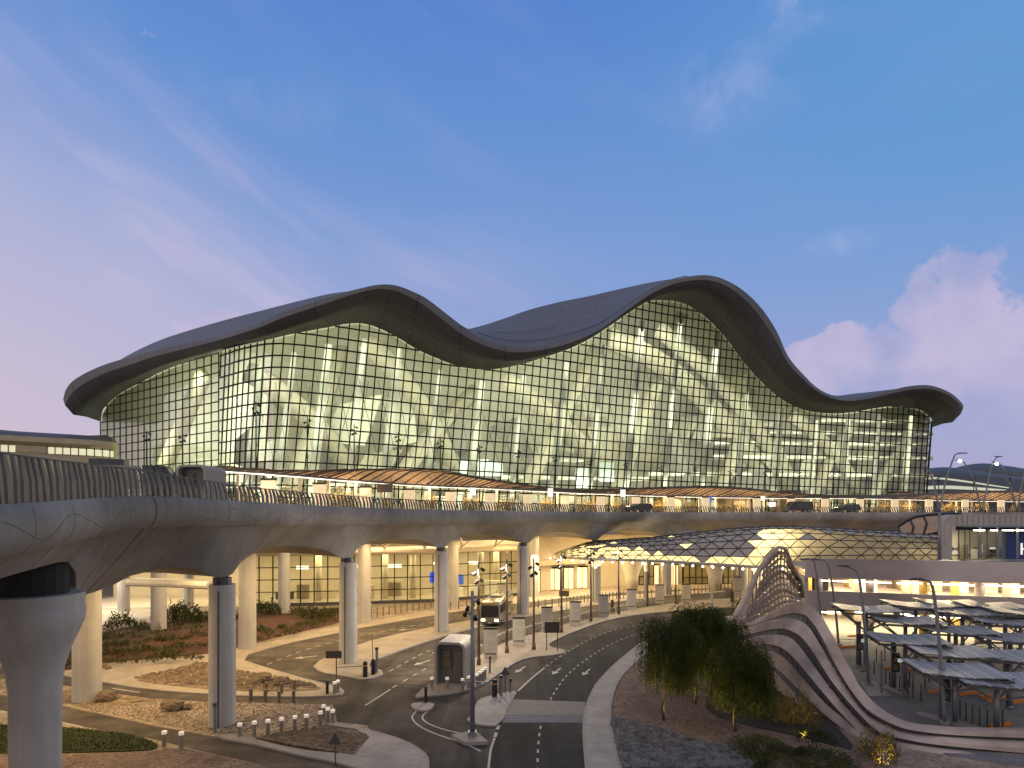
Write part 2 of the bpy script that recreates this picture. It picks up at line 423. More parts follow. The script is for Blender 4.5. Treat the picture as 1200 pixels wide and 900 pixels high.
# ---------------------------------------------------------------- camera
cd = bpy.data.cameras.new('camera'); cam = bpy.data.objects.new('camera', cd); COL.objects.link(cam)
cam.location = (0, 0, HC); cam.rotation_euler = (pi/2, 0, 0)
cd.sensor_width = 36; cd.lens = 36*F/1200; cd.shift_y = (YH-450)/1200; cd.clip_end = 5000; cd.clip_start = .3
S.camera = cam
S.view_settings.view_transform = 'Standard'; S.view_settings.look = 'None'; S.view_settings.exposure = 0.0; S.view_settings.gamma = 1
S.render.engine = 'CYCLES'; S.cycles.use_denoising = True
S.cycles.max_bounces = 6; S.cycles.diffuse_bounces = 3; S.cycles.glossy_bounces = 2; S.cycles.transmission_bounces = 4; S.cycles.transparent_max_bounces = 12
S.cycles.caustics_reflective = False; S.cycles.caustics_refractive = False; S.cycles.sample_clamp_indirect = 4.0

# ---------------------------------------------------------------- dusk sky
W = bpy.data.worlds.new('World'); S.world = W; W.use_nodes = True
nt = W.node_tree; N = nt.nodes; L = nt.links; N.clear()
def nd(t, **k):
    n = N.new(t)
    for a, b in k.items(): setattr(n, a, b)
    return n
def mathn(op, a, b=None, c=None, clamp=False):
    n = nd('ShaderNodeMath', operation=op, use_clamp=clamp)
    for i, x in enumerate((a, b, c)):
        if x is None: continue
        if isinstance(x, (int, float)): n.inputs[i].default_value = x
        else: L.new(x, n.inputs[i])
    return n.outputs[0]
def sstep(x, lo, hi, a=0.0, b=1.0):
    n = nd('ShaderNodeMapRange', interpolation_type='SMOOTHSTEP'); L.new(x, n.inputs[0])
    n.inputs[1].default_value = lo; n.inputs[2].default_value = hi; n.inputs[3].default_value = a; n.inputs[4].default_value = b
    return n.outputs[0]
def mixc(f, a, b):
    n = nd('ShaderNodeMix', data_type='RGBA')
    if isinstance(f, float): n.inputs[0].default_value = f
    else: L.new(f, n.inputs[0])
    for i, x in ((6, a), (7, b)):
        if isinstance(x, tuple): n.inputs[i].default_value = (*x, 1)
        else: L.new(x, n.inputs[i])
    return n.outputs[2]
def lin(r, g, b):
    f = lambda u: (u/255/12.92 if u/255 <= .04045 else ((u/255+.055)/1.055)**2.4)
    return (f(r), f(g), f(b))
tc = nd('ShaderNodeTexCoord'); sp = nd('ShaderNodeSeparateXYZ'); L.new(tc.outputs['Generated'], sp.inputs[0])
X, Y_, Z = sp.outputs
az = mathn('ARCTAN2', X, Y_)                 # 0 = towards the terminal, + to the east side
el = mathn('ARCSINE', Z)
# tangent elevation above the skyline
ramp = nd('ShaderNodeValToRGB')
L.new(mathn('DIVIDE', el, pi/2), ramp.inputs[0])
cr = ramp.color_ramp
cr.elements[0].position = 0.0; cr.elements[0].color = (*lin(168, 163, 196), 1)
cr.elements[1].position = 1.0; cr.elements[1].color = (*lin(52, 98, 186), 1)
for p, c in ((.08, (160, 164, 203)), (.17, (145, 160, 207)), (.27, (122, 153, 207)), (.38, (99, 141, 204)), (.50, (79, 124, 199))):
    e = cr.elements.new(p); e.color = (*lin(*c), 1)
base = ramp.outputs[0]
# slightly greener blue towards the east
base = mixc(mathn('MULTIPLY', sstep(az, .05, .75), sstep(el, .12, .55, 0, .75)), base, lin(92, 150, 205))
# soft pink veil in the west
warp = nd('ShaderNodeTexNoise'); warp.inputs['Scale'].default_value = 2.2; warp.inputs['Detail'].default_value = 3
L.new(tc.outputs['Generated'], warp.inputs['Vector'])
wv = mathn('MULTIPLY_ADD', warp.outputs['Fac'], .22, -.11)
diag = mathn('ADD', mathn('ADD', mathn('MULTIPLY', el, 1.0), mathn('MULTIPLY', az, .35)), mathn('MULTIPLY', wv, .6))     # falls to the right
veil = mathn('MULTIPLY', sstep(diag, .06, .42, 1, 0), sstep(az, -.30, .35, 1, .30))
base = mixc(mathn('MULTIPLY', veil, .80), base, lin(176, 178, 211))
warm = sstep(az, -.80, -.25, 1, 0)
base = mixc(mathn('MULTIPLY', warm, sstep(el, .02, .46, .9, 0)), base, lin(205, 187, 201))
# long thin cirrus streaks parallel to that diagonal
cx = mathn('MULTIPLY', mathn('ADD', mathn('MULTIPLY', el, 1.0), mathn('ADD', mathn('MULTIPLY', az, .42), mathn('MULTIPLY', wv, .5))), 8.0)
cy = mathn('MULTIPLY', mathn('SUBTRACT', mathn('MULTIPLY', az, 1.0), mathn('MULTIPLY', el, .4)), 1.8)
cb = nd('ShaderNodeCombineXYZ'); L.new(cx, cb.inputs[0]); L.new(cy, cb.inputs[1])
cn = nd('ShaderNodeTexNoise'); cn.inputs['Scale'].default_value = 1.0; cn.inputs['Detail'].default_value = 7; cn.inputs['Roughness'].default_value = .55
L.new(cb.outputs[0], cn.inputs['Vector'])
cir = mathn('MULTIPLY', sstep(cn.outputs['Fac'], .45, .72), mathn('MULTIPLY', sstep(diag, .14, .46, .72, .10), sstep(az, -.1, .3, 1, .4)))
base = mixc(cir, base, lin(196, 186, 214))
# small wisps high up
wn = nd('ShaderNodeTexNoise'); wn.inputs['Scale'].default_value = 9.0; wn.inputs['Detail'].default_value = 8; wn.inputs['Roughness'].default_value = .62; wn.inputs['Distortion'].default_value = .4
L.new(tc.outputs['Generated'], wn.inputs['Vector'])
def blob(a0, e0, wa, we):
    da = mathn('DIVIDE', mathn('SUBTRACT', az, a0), wa); de = mathn('DIVIDE', mathn('SUBTRACT', el, e0), we)
    return mathn('SQRT', mathn('ADD', mathn('MULTIPLY', da, da), mathn('MULTIPLY', de, de)))
def pxdir(x, y):
    a = atan2(x-600, F); return a, atan2(YH-y, sqrt(F*F+(x-600)**2))
for (x, y, wa, we, k) in ((850, 105, .17, .075, .20), (945, 5, .09, .05, .30), (965, 290, .10, .03, .22), (330, 120, .2, .05, .12)):
    a, e = pxdir(x, y)
    m = sstep(blob(a, e, wa, we), .1, 1.0, 1, 0)
    base = mixc(mathn('MULTIPLY', mathn('MULTIPLY', m, sstep(wn.outputs['Fac'], .40, .70)), k*1.6), base, lin(178, 186, 222))
# cumulus bank low in the east
c1 = nd('ShaderNodeTexNoise'); c1.inputs['Scale'].default_value = 17.0; c1.inputs['Detail'].default_value = 9; c1.inputs['Roughness'].default_value = .56
L.new(tc.outputs['Generated'], c1.inputs['Vector'])
dens = None
for (x, y, wa, we) in ((1115, 370, .115, .10), (1005, 418, .14, .07), (1190, 430, .17, .12), (950, 425, .10, .06), (1060, 470, .25, .075), (262, 372, .045, .022), (232, 382, .04, .018)):
    a, e = pxdir(x, y)
    m = sstep(blob(a, e, wa, we), .1, 1.2, .92, 0)
    dens = m if dens is None else mathn('MAXIMUM', dens, m)
cl = mathn('MULTIPLY', dens, 1.0)
edge = mathn('ADD', cl, mathn('MULTIPLY_ADD', c1.outputs['Fac'], 1.7, -.85))
cmask = mathn('MULTIPLY', sstep(edge, .40, .60), sstep(el, .10, .22, .35, .85))
c2 = nd('ShaderNodeTexNoise'); c2.inputs['Scale'].default_value = 7.0; c2.inputs['Detail'].default_value = 6
mp = nd('ShaderNodeMapping'); mp.inputs['Location'].default_value = (.03, .0, .05); L.new(tc.outputs['Generated'], mp.inputs[0]); L.new(mp.outputs[0], c2.inputs['Vector'])
ccol = mixc(sstep(c2.outputs['Fac'], .38, .64), lin(156, 162, 204), lin(194, 183, 211))
base = mixc(cmask, base, ccol)
# unseen half of the sky: made paler as fill light behind the camera and overhead
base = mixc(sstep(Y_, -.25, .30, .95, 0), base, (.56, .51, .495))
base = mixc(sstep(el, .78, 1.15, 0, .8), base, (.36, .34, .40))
# below the skyline the ground colour of the far desert
base = mixc(sstep(el, -.02, .0, 1, 0), base, (.10, .09, .10))
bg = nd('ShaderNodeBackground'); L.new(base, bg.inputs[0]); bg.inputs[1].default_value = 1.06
sk = nd('ShaderNodeTexSky', sky_type='NISHITA'); sk.sun_disc = False
SUN_EL, SUN_AZ = radians(2.0), radians(-75)       # just above the western skyline
sk.sun_elevation = SUN_EL; sk.sun_rotation = SUN_AZ
bg2 = nd('ShaderNodeBackground'); L.new(sk.outputs[0], bg2.inputs[0]); bg2.inputs[1].default_value = .004
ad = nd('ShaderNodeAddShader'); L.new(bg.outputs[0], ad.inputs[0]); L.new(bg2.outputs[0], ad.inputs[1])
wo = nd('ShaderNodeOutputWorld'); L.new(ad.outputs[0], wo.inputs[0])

sl = bpy.data.lights.new('sun', 'SUN'); sl.energy = .30; sl.angle = radians(25); sl.color = (1, .80, .78)
so = bpy.data.objects.new('sun', sl); COL.objects.link(so)
sd = Vector((sin(SUN_AZ)*cos(radians(12)), cos(SUN_AZ)*cos(radians(12))-.9, sin(radians(12))))
so.rotation_euler = sd.to_track_quat('Z', 'Y').to_euler()

def area(name, loc, size, power, color=(1, .82, .58), direction=(0, 0, -1), spread=None):
    l = bpy.data.lights.new(name, 'AREA'); l.energy = power; l.color = color
    l.shape = 'RECTANGLE'; l.size, l.size_y = size if hasattr(size, '__len__') else (size, size)
    if spread: l.spread = spread
    o = bpy.data.objects.new(name, l); COL.objects.link(o); o.location = loc
    o.rotation_euler = Vector(direction).to_track_quat('-Z', 'Y').to_euler()
    return o
def spot(name, loc, target, power, ang=60, color=(1, .75, .35), r=.08):
    l = bpy.data.lights.new(name, 'SPOT'); l.energy = power; l.color = color; l.spot_size = radians(ang); l.spot_blend = .7; l.shadow_soft_size = r
    o = bpy.data.objects.new(name, l); COL.objects.link(o); o.location = loc
    o.rotation_euler = (Vector(target)-Vector(loc)).to_track_quat('-Z', 'Y').to_euler()
    return o

# ---------------------------------------------------------------- ground, roads and pavements
mb = MB()
mb.add([(-2500, -60, 0), (2500, -60, 0), (2500, 4000, 0), (-2500, 4000, 0)], [(0, 1, 2, 3)])
structure('ground', mb, M['sand'])
def gpoly(px, h=0.0, it=0):
    P = [G(x, y, h) for x, y in px]
    return chaikin(P, it) if it else P
def sheet(name, px, z, m, it=1):
    mb = MB(); P = gpoly(px, 0, it); mb.prism(P, z-.003, z); return structure(name, mb, m)
def raised(name, px, h, m, it=1, kerb=True):
    P = gpoly(px, h, it)
    mb = MB(); mb.prism(P, -.05, h); o = structure(name, mb, m)
    if kerb:
        k = MB(); n = len(P)
        c = sum(P, Vector())/n
        ring = [p.copy() for p in P]
        for r in ring: r.z = h+.004
        # a narrow kerb stone line just inside the edge
        A = sum(P[i].x*P[(i+1) % n].y-P[(i+1) % n].x*P[i].y for i in range(n)); sg = 1 if A > 0 else -1
        inn = []
        for i in range(n):
            t = (ring[(i+1) % n]-ring[i-1]); t.z = 0
            if t.length < 1e-6: t = Vector((1, 0, 0))
            t.normalize(); inn.append(ring[i]+Vector((-t.y, t.x, 0))*.16*sg)
        out = [p+(p-q)*.06 for p, q in zip(ring, inn)]
        low = [Vector((p.x, p.y, -.04)) for p in out]
        k.grid([low, out, inn], close=True)
        o2 = k.build('kerb', M['kerb'], o)
    return o
# asphalt
junction = [(575, 915), (480, 915), (430, 850), (395, 846), (388, 816), (404, 812), (370, 800), (300, 786), (277, 771), (325, 756), (398, 741), (437, 733), (550, 714), (700, 696), (830, 688), (860, 690), (860, 722), (790, 735), (756, 749), (735, 765), (715, 782), (697, 802), (687, 825), (683, 850), (686, 880), (690, 915)]
sheet('road', junction, .008, M['asphalt_j'], 0)
sheet('dark_road', [(571, 912), (575, 877), (582, 855), (589, 842), (600, 821), (607, 810), (620, 797), (639, 782), (660, 768), (690, 750), (722, 737), (760, 727), (820, 718), (860, 713), (860, 722), (790, 735), (756, 749), (735, 765), (715, 782), (697, 802), (687, 825), (683, 850), (687, 880), (690, 912)], .013, M['asphalt'], 0)
sheet('side_lane', [(-60, 777), (0, 782), (66, 791), (120, 800), (175, 809), (245, 814), (277, 816), (345, 817), (405, 816), (405, 825), (385, 826), (277, 823), (245, 822.5), (180, 819), (125, 812), (66, 802), (0, 795), (-60, 789)], .009, M['asphalt_b'], 0)
sheet('front_lane', [(-80, 800), (0, 815), (67, 827), (125, 839), (185, 852), (250, 864), (312, 875), (350, 884), (390, 892), (440, 905), (330, 905), (300, 895), (215, 875), (175, 865), (112, 854), (67, 847), (0, 832), (-80, 817)], .012, M['asphalt_b'], 0)
sheet('bus_lane', [(520, 803), (430, 800), (440, 790), (470, 775), (500, 763), (560, 740), (613, 724), (700, 709), (790, 698), (850, 695), (850, 701), (790, 706), (740, 713), (660, 732), (620, 742), (585, 757), (560, 770), (535, 783), (521, 795)], .014, M['asphalt_b'], 0)
sheet('loop_road', [(277, 771), (325, 756), (398, 741), (437, 733), (550, 714), (700, 696), (830, 688), (830, 692), (700, 700), (550, 727), (508, 734), (445, 747), (400, 762), (366, 777), (376, 789), (395, 796), (365, 798), (310, 782)], .016, M['asphalt_b'], 0)
# pavements
raised('pavement', [(60, 789), (120, 777), (245, 767), (277, 761), (325, 750), (398, 732), (437, 727), (560, 708), (700, 688), (840, 681), (900, 681), (900, 688), (830, 688), (700, 696), (550, 714), (437, 733), (398, 741), (325, 756), (278, 771), (312, 782), (365, 797), (397, 804), (405, 811), (398, 815), (345, 816.5), (277, 815), (245, 813), (175, 808), (120, 799)], .12, M['pave'])
raised('traffic_island', [(365, 778), (400, 762), (445, 747), (508, 734), (550, 727), (613, 713), (700, 700), (790, 693), (850, 690), (850, 694), (790, 697), (700, 708), (613, 723), (550, 737), (507, 749), (461, 765), (425, 778), (455, 788), (430, 797), (400, 791), (375, 788)], .12, M['pave'])
raised('pavement.001', [(484, 818), (494, 807), (507, 799), (545, 779), (562, 768), (590, 753), (620, 744), (660, 731), (700, 722), (740, 714), (790, 706), (850, 701), (900, 699), (900, 708), (860, 711), (800, 715), (755, 719), (712, 726), (675, 739), (650, 750), (640, 757), (666, 762), (655, 767), (625, 769.5), (607, 774), (585, 789), (570, 800), (552, 807.5), (530, 812.5), (500, 815.5)], .12, M['pave'])
raised('traffic_island.001', [(546, 845), (551, 838), (557, 827), (561, 819), (575, 815), (592, 811), (607, 809), (600, 821), (586, 850), (566, 850)], .12, M['pave_grey'])
raised('traffic_island.002', [(480, 826), (486, 823), (508, 823), (509, 827), (502, 833), (488, 832)], .12, M['pave_grey'], 2)
raised('pavement.002', [(300, 872), (250, 863.5), (272, 859), (300, 866), (345, 878), (412, 884), (432, 856), (376, 848), (395, 847), (435, 855), (475, 867), (497, 880), (504, 891), (500, 912), (440, 906), (390, 892), (350, 884), (312, 875)], .12, M['pave_grey'])
raised('pavement.003', [(687, 915), (684, 880), (682, 850), (686, 825), (697, 802), (715, 782), (735, 765), (756, 749), (790, 735), (850, 722), (900, 716), (900, 724), (850, 733), (790, 748), (755, 767), (740, 780), (725, 797), (717, 820), (716, 845), (722, 875), (733, 915)], .12, M['pave_grey'])
raised('forecourt', [(560, 706), (640, 693), (700, 688), (800, 684), (960, 684), (960, 690), (850, 688.5), (700, 695), (550, 712)], .13, M['pave'], 0, False)
sheet('inner_street', [(-200, 725), (60, 712), (180, 706), (300, 700), (300, 712), (250, 716), (205, 720), (150, 728), (60, 742), (-200, 760)], .02, M['pave'], 0)
# beds of gravel and soil
raised('rock_bed', [(152, 796), (200, 786), (233, 776), (246, 776), (278, 785), (332, 795), (378, 805), (370, 809), (277, 810), (244, 807), (190, 802)], .15, M['rubble'], 1, False)
raised('dark_gravel_bed', [(300, 864), (312, 862), (378, 852), (384, 853), (433, 863), (415, 884), (350, 874)], .14, M['browngravel'], 0, False)
raised('brown_gravel_bed', [(66, 804), (130, 812), (180, 819), (165, 823), (120, 824), (66, 822)], .05, M['rubble'], 1, False)
raised('pink_gravel_bed', [(731, 912), (722, 875), (716.5, 845), (717.5, 820), (725.5, 797), (740.5, 780), (755, 767), (790, 748), (850, 734), (880, 740), (1000, 860), (1060, 912)], .06, M['pinkgravel'], 0, False)
raised('dark_gravel_bed.001', [(717, 844), (735, 847), (750, 851), (775, 857), (800, 866), (825, 872), (865, 878), (884, 886), (890, 912), (732, 912), (723, 875)], .10, M['darkgravel'], 1, False)
raised('mulch_bed', [(825, 825), (834, 837), (875, 850), (925, 860), (975, 873), (1005, 880), (985, 855), (930, 800), (880, 765), (840, 790)], .10, M['mulch'], 1, False)
raised('front_gravel', [(-80, 884), (60, 883), (170, 881), (215, 877), (300, 896), (330, 912), (-80, 912)], .04, M['pinkgravel'], 0, False)
raised('side_gravel', [(-80, 788), (0, 795), (66, 802), (125, 812), (180, 819), (245, 823), (345, 824), (385, 827), (378, 846), (300, 860), (250, 863), (185, 851), (125, 838), (67, 826), (0, 814), (-80, 799)], .03, M['sand'], 0, False)
raised('car_park_ground', [(895, 722), (960, 738), (1300, 738), (1500, 905), (1250, 905), (1110, 884), (1012, 852), (960, 800), (920, 760)], .05, M['pave_cp'], 0, False)
# crossing on the dark road
mb = MB(); P = [G(600, 821), G(686, 824), G(684, 839.5), G(590.5, 839.5)]
mb.prism(P, .0, .10); structure('raised_crossing', mb, M['table'])
mb = MB(); a, b, c, d = G(590.5, 839.7), G(684, 839.7), G(682.5, 847), G(587, 847)
mb.add([(a.x, a.y, .095), (b.x, b.y, .095), (c.x, c.y, .018), (d.x, d.y, .018)], [(3, 2, 1, 0)]); structure('crossing_ramp', mb, M['ramp'])
# painted lines: each line of dashes is one marking
def line(mb, px, w, dash=None, z=.02):
    pts = spline([G(x, y) for x, y in px], 10)
    step = .25; pts = resample(pts, step); acc = 0
    i = 0
    while i < len(pts)-1:
        L_ = len(pts)-1-i if not dash else min(int(dash[0]/step), len(pts)-1-i)
        seg = pts[i:i+L_+1]
        l, r = [], []
        for k, p in enumerate(seg):
            t = (seg[min(k+1, len(seg)-1)]-seg[max(k-1, 0)]).normalized(); n = Vector((-t.y, t.x, 0))*w/2
            l.append((p.x+n.x, p.y+n.y, z)); r.append((p.x-n.x, p.y-n.y, z))
        if len(seg) > 1: mb.grid([r, l])
        i += L_ if not dash else L_+int(dash[1]/step)
mb = MB()
line(mb, [(572, 905), (575, 880), (580, 864)], .14)
line(mb, [(580, 864), (584, 852), (588, 846)], .2, (.75, .5))
line(mb, [(607, 810), (622, 796), (639, 782)], .14)
line(mb, [(640, 781), (662, 766), (690, 750), (722, 738), (755, 731), (800, 723)], .11, (.5, .75))
line(mb, [(630, 905), (630, 892), (631, 870), (634, 849)], .12, (.5, .75))
line(mb, [(645, 820), (654, 805), (668, 788), (690, 771), (716, 755), (750, 742), (790, 732)], .12, (.5, .75))
line(mb, [(428, 827), (442, 818), (459, 807)], .14)
line(mb, [(460, 806), (486, 791), (500, 783)], .12, (.75, 1.0))
line(mb, [(456, 787), (480, 774), (500, 764), (540, 750), (590, 738)], .11, (.75, .75))
line(mb, [(313, 779), (330, 772), (360, 761), (400, 750), (445, 741), (510, 729), (600, 716)], .11, (.75, .75))
line(mb, [(488, 833), (483, 841), (490, 850), (505, 858), (524, 865), (545, 872), (566, 882)], .12)
line(mb, [(502, 833), (495, 840), (500, 847), (520, 855), (550, 862)], .12)
line(mb, [(0, 833.5), (40, 840), (100, 853)], .12)
line(mb, [(132, 807), (166, 812)], .12)
structure('lane_markings', mb, M['white'])
def arrow(px, ang, z=.024, s=.62):
    p = G(*px); R = Matrix.Rotation(ang, 3, 'Z')
    pts = [(-.13, -1.9), (.13, -1.9), (.13, .35), (.55, .25), (.5, .45), (0, 1.7), (-.5, .45), (-.55, .25), (-.13, .35)]
    m = MB(); m.prism([p+(R @ Vector((a*s, b*s, 0))) for a, b in pts], z-.003, z); return m
for i, (px, ang) in enumerate((((609.5, 785), pi-.41), ((652, 787), pi-.41), ((687, 788), pi-.41), ((494, 777), pi-.63), ((357, 770.5), pi-1.05), ((476, 738), pi-1.15))):
    structure('arrow_marking' if not i else 'arrow_marking.%03d' % i, arrow(px, ang), M['white'])

# loose stones: the dark gravel bed and the rubble bed
def inside(x, y, P):
    c = False
    for a, b in zip(P, P[1:]+P[:1]):
        if (a.y > y) != (b.y > y) and x < (b.x-a.x)*(y-a.y)/(b.y-a.y)+a.x: c = not c
    return c
def stones(name, px, n, s0, s1, z, m, label, seed):
    P = gpoly(px); rnd = random.Random(seed); mb = MB(); k = 0
    x0, x1, y0, y1 = min(p.x for p in P), max(p.x for p in P), max(30, min(p.y for p in P)), max(p.y for p in P)
    while k < n:
        x, y = rnd.uniform(x0, x1), rnd.uniform(y0, y1)
        if not inside(x, y, P): continue
        k += 1; s = rnd.uniform(s0, s1); a = rnd.uniform(0, pi); c, d = cos(a), sin(a)
        pt = lambda u, v, w: (x+(c*u-d*v)*s, y+(d*u+c*v)*s, z+w*s)
        j = lambda v: v*rnd.uniform(.7, 1.25)
        vs = [pt(j(1), 0, .1), pt(.2, j(.8), .1), pt(-j(1), .1, .1), pt(-.1, -j(.8), .1), pt(j(.45), j(.3), j(.75)), pt(-j(.4), j(.25), j(.8)), pt(-j(.1), -j(.4), j(.7))]
        mb.add(vs, [(0, 1, 4), (1, 5, 4), (1, 2, 5), (2, 6, 5), (2, 3, 6), (3, 0, 6), (0, 4, 6), (4, 5, 6)])
    tag(mb.build(name, m), label, 'gravel', None, 'stuff')
stone_dark = mat('dark_stone', (.085, .085, .09), .9, .5, 2.0, c2=(.24, .235, .24))
stone_brown = mat('brown_stone', (.13, .09, .06), .9, .4, 2.0, c2=(.32, .24, .16))
stone_pink = mat('pink_stone', (.16, .11, .085), .9, .4, 2.5, c2=(.36, .26, .20))
stones('loose_stones', [(717, 844), (735, 847), (750, 851), (775, 857), (800, 866), (825, 872), (865, 878), (886, 886), (890, 900), (729, 900), (723, 875)], 4200, .09, .24, .09, stone_dark, 'dark grey stones covering the bed at the bottom edge', 1)
stones('loose_stones', [(157, 796), (200, 787), (233, 778), (246, 777), (278, 787), (332, 796), (374, 805), (368, 808), (277, 809), (244, 806), (190, 801)], 1500, .06, .20, .14, stone_brown, 'brown rubble stones in the bed below the bank', 2)
stones('loose_stones', [(305, 864), (378, 853), (431, 863), (414, 883), (350, 873)], 1300, .04, .10, .13, stone_brown, 'brown stones in the triangular bed at the front kerb', 3)
stones('loose_stones', [(727, 870), (720, 846), (720, 820), (730, 797), (745, 782), (760, 770), (800, 752), (850, 742), (870, 750), (930, 815), (1000, 868), (1030, 899), (890, 899), (886, 884), (825, 870), (775, 855), (735, 846)], 5200, .025, .07, .055, stone_pink, 'small pinkish stones strewn over the gravel by the trees', 4)
stones('loose_stones', [(0, 795), (66, 802), (125, 812), (180, 819), (245, 823), (345, 824), (385, 829), (376, 846), (300, 858), (250, 861), (185, 849), (125, 836), (67, 824), (0, 812)], 4200, .025, .075, .025, stone_brown, 'small sandy stones strewn between the lanes', 5)
# ---------------------------------------------------------------- viaduct
EDGE = [(-7.0, 2, .0), (-11.6, 9, .1), (-15.2, 17, .25), (-17.4, 24, .62), (-18.5, 29.7, .88), (-17.9, 38.0, .80), (-16.5, 45.8, .68), (-13.9, 53.2, .55), (-7.1, 67.2, .40), (2.6, 79.0, .33), (14.3, 90.0, .25), (28.5, 98.5, .22), (44, 103.7, .22), (63.7, 107.2, .22), (84, 110, .22), (105, 112.5, .22), (135, 115, .22)]
ed = resample(spline(EDGE, 12), 1.0)
NRM = []
for i, p in enumerate(ed):
    t = ed[min(i+1, len(ed)-1)]-ed[max(i-1, 0)]; t.z = 0; t.normalize()
    NRM.append(Vector((t.y, -t.x, 0)))            # outwards, towards the road below
PIER = [(-20.1, 24.2), (-19.3, 38.2), (-15.36, 53.8), (-8.4, 68.2), (1.55, 80.4), (13.3, 91.3)]
def near(x, y): return min(range(len(ed)), key=lambda i: (ed[i].x-x)**2+(ed[i].y-y)**2)
ps = [near(*p) for p in PIER]
ps = [ps[0]-16]+ps+[ps[-1]+16*k for k in range(1, 6) if ps[-1]+16*k < len(ed)-2]
JOINT = near(-18.5, 29.7)
def arch(i):
    d = min(abs(i-k) for k in ps+[JOINT+1]); u = min(1, max(0, d-.9)/6.6)
    return hcol(i)+interp([(0, 1.2), (ps[2]-2, 1.2), (ps[2]+6, 1.65), (ps[3]+8, 1.45), (500, 1.45)], i)*sqrt(max(0, 1-(1-u)**2))
def hcol(i): return interp([(0, -4.0), (ps[1], -4.05), (JOINT, -5.0), (ps[2], -5.15), (ps[3], -4.75), (ps[4], -4.5), (500, -4.45)], i)
def offb(i):
    d = min(abs(i-k) for k in ps); a = 1.5+1.0*min(1, max(0, d-.9)/5)
    return -(a+1.1*math.exp(-((i-JOINT-1)/3.0)**2))
def section(i, deep=28):
    p, n, h = ed[i]+Vector((0, 0, HC)), NRM[i], arch(i)
    ob = offb(i)
    if i < JOINT+1: t_ = min(1, max(0, (i-(JOINT-5.5))/3.5)); t_ = t_*t_*(3-2*t_); h = lerp(-2.55, hcol(i), t_); ob = lerp(-1.2, ob, t_)
    out = [(-deep, 0), (-.35, 0), (-.02, .03), (.13, -.12), (.24, -.5), (.24, -.95), (.10, -1.35), (-.16, -1.62), (-.30, -1.60), (-.42, -1.66), (lerp(-.42, ob, .5), lerp(-1.66, h, .52)), (ob, h-.02), (ob-.25, h), (ob-.8, h+.12), (-5.6, h+.3), (-9, h+.35), (-13.5, h+.15), (-14.5, h+.2), (-17, -1.9), (-deep, -1.7)]
    return [p+n*a+Vector((0, 0, b)) for a, b in out]
via = thing('viaduct', 'long curved grey concrete viaduct on oval piers carrying the departures road', 'viaduct', (0, 0, 0))
def deckmesh(i0, i1):
    mb = MB(); rows = [section(i) for i in range(i0, i1)]; mb.grid(rows); n = len(rows[0])
    mb.f.append(tuple(range(n))); mb.f.append(tuple(range(len(mb.v)-1, len(mb.v)-n-1, -1))); return mb
deckmesh(0, JOINT+1).build('deck', M['concrete'], via, 'auto')
mb = MB(); sA, sB = section(JOINT), section(JOINT+1)
rows = [[a.lerp(b, .10) for a, b in zip(sA, sB)]]+[section(i) for i in range(JOINT+1, len(ed))]
mb.grid(rows); n = len(rows[0]); mb.f.append(tuple(range(n))); mb.f.append(tuple(range(len(mb.v)-1, len(mb.v)-n-1, -1))); mb.build('deck', M['concrete'], via, 'auto')
# dark packing of the movement joint between the two deck lengths
mb = MB(); s0 = section(JOINT)[2:]; s1 = section(JOINT+1)[2:]
off = Vector((0, 0, 0))
mid = [a.lerp(b, .5) for a, b in zip(s0, s1)]
mb.grid([[a+(b-a)*-.01-NRM[JOINT]*.05+Vector((0, 0, .03)) for a, b in zip(s0, s1)], [a+(b-a)*.11-NRM[JOINT]*.05+Vector((0, 0, .03)) for a, b in zip(s0, s1)]])
mb.build('movement_joint', M['groove'], via)
# wave relief lines on the rounded edge beam
for a, b in ((10, JOINT-1), (JOINT+2, len(ed)-3)):
    mb = MB(); prev = None; pts = []
    i = float(a)
    while i < b:
        k = int(i); f = i-k
        p = ed[k].lerp(ed[k+1], f)+Vector((0, 0, HC)); n = NRM[k].lerp(NRM[k+1], f)
        ph = (i*2*pi/5.2); z = -.86+.38*sin(ph+.35*sin(ph))
        offx = interp([(-1.36, .10), (-.95, .24), (-.5, .24), (-.12, .13)], z)
        pts.append(p+n*(offx+.004)+Vector((0, 0, z))); i += .13
    mb.tube(pts, .014, 5); mb.build('wave_line', M['seam'], via)
mb = MB()
for i in range(4, len(ed)-4, 3):
    s_ = section(i)[3:12]; mb.tube([p+NRM[i]*.0 for p in s_], .012, 4, False)
mb.build('panel_joint_lines', M['seam'], via)['kind'] = 'stuff'  # thin tubes drawn as panel joints, not a cladding layer
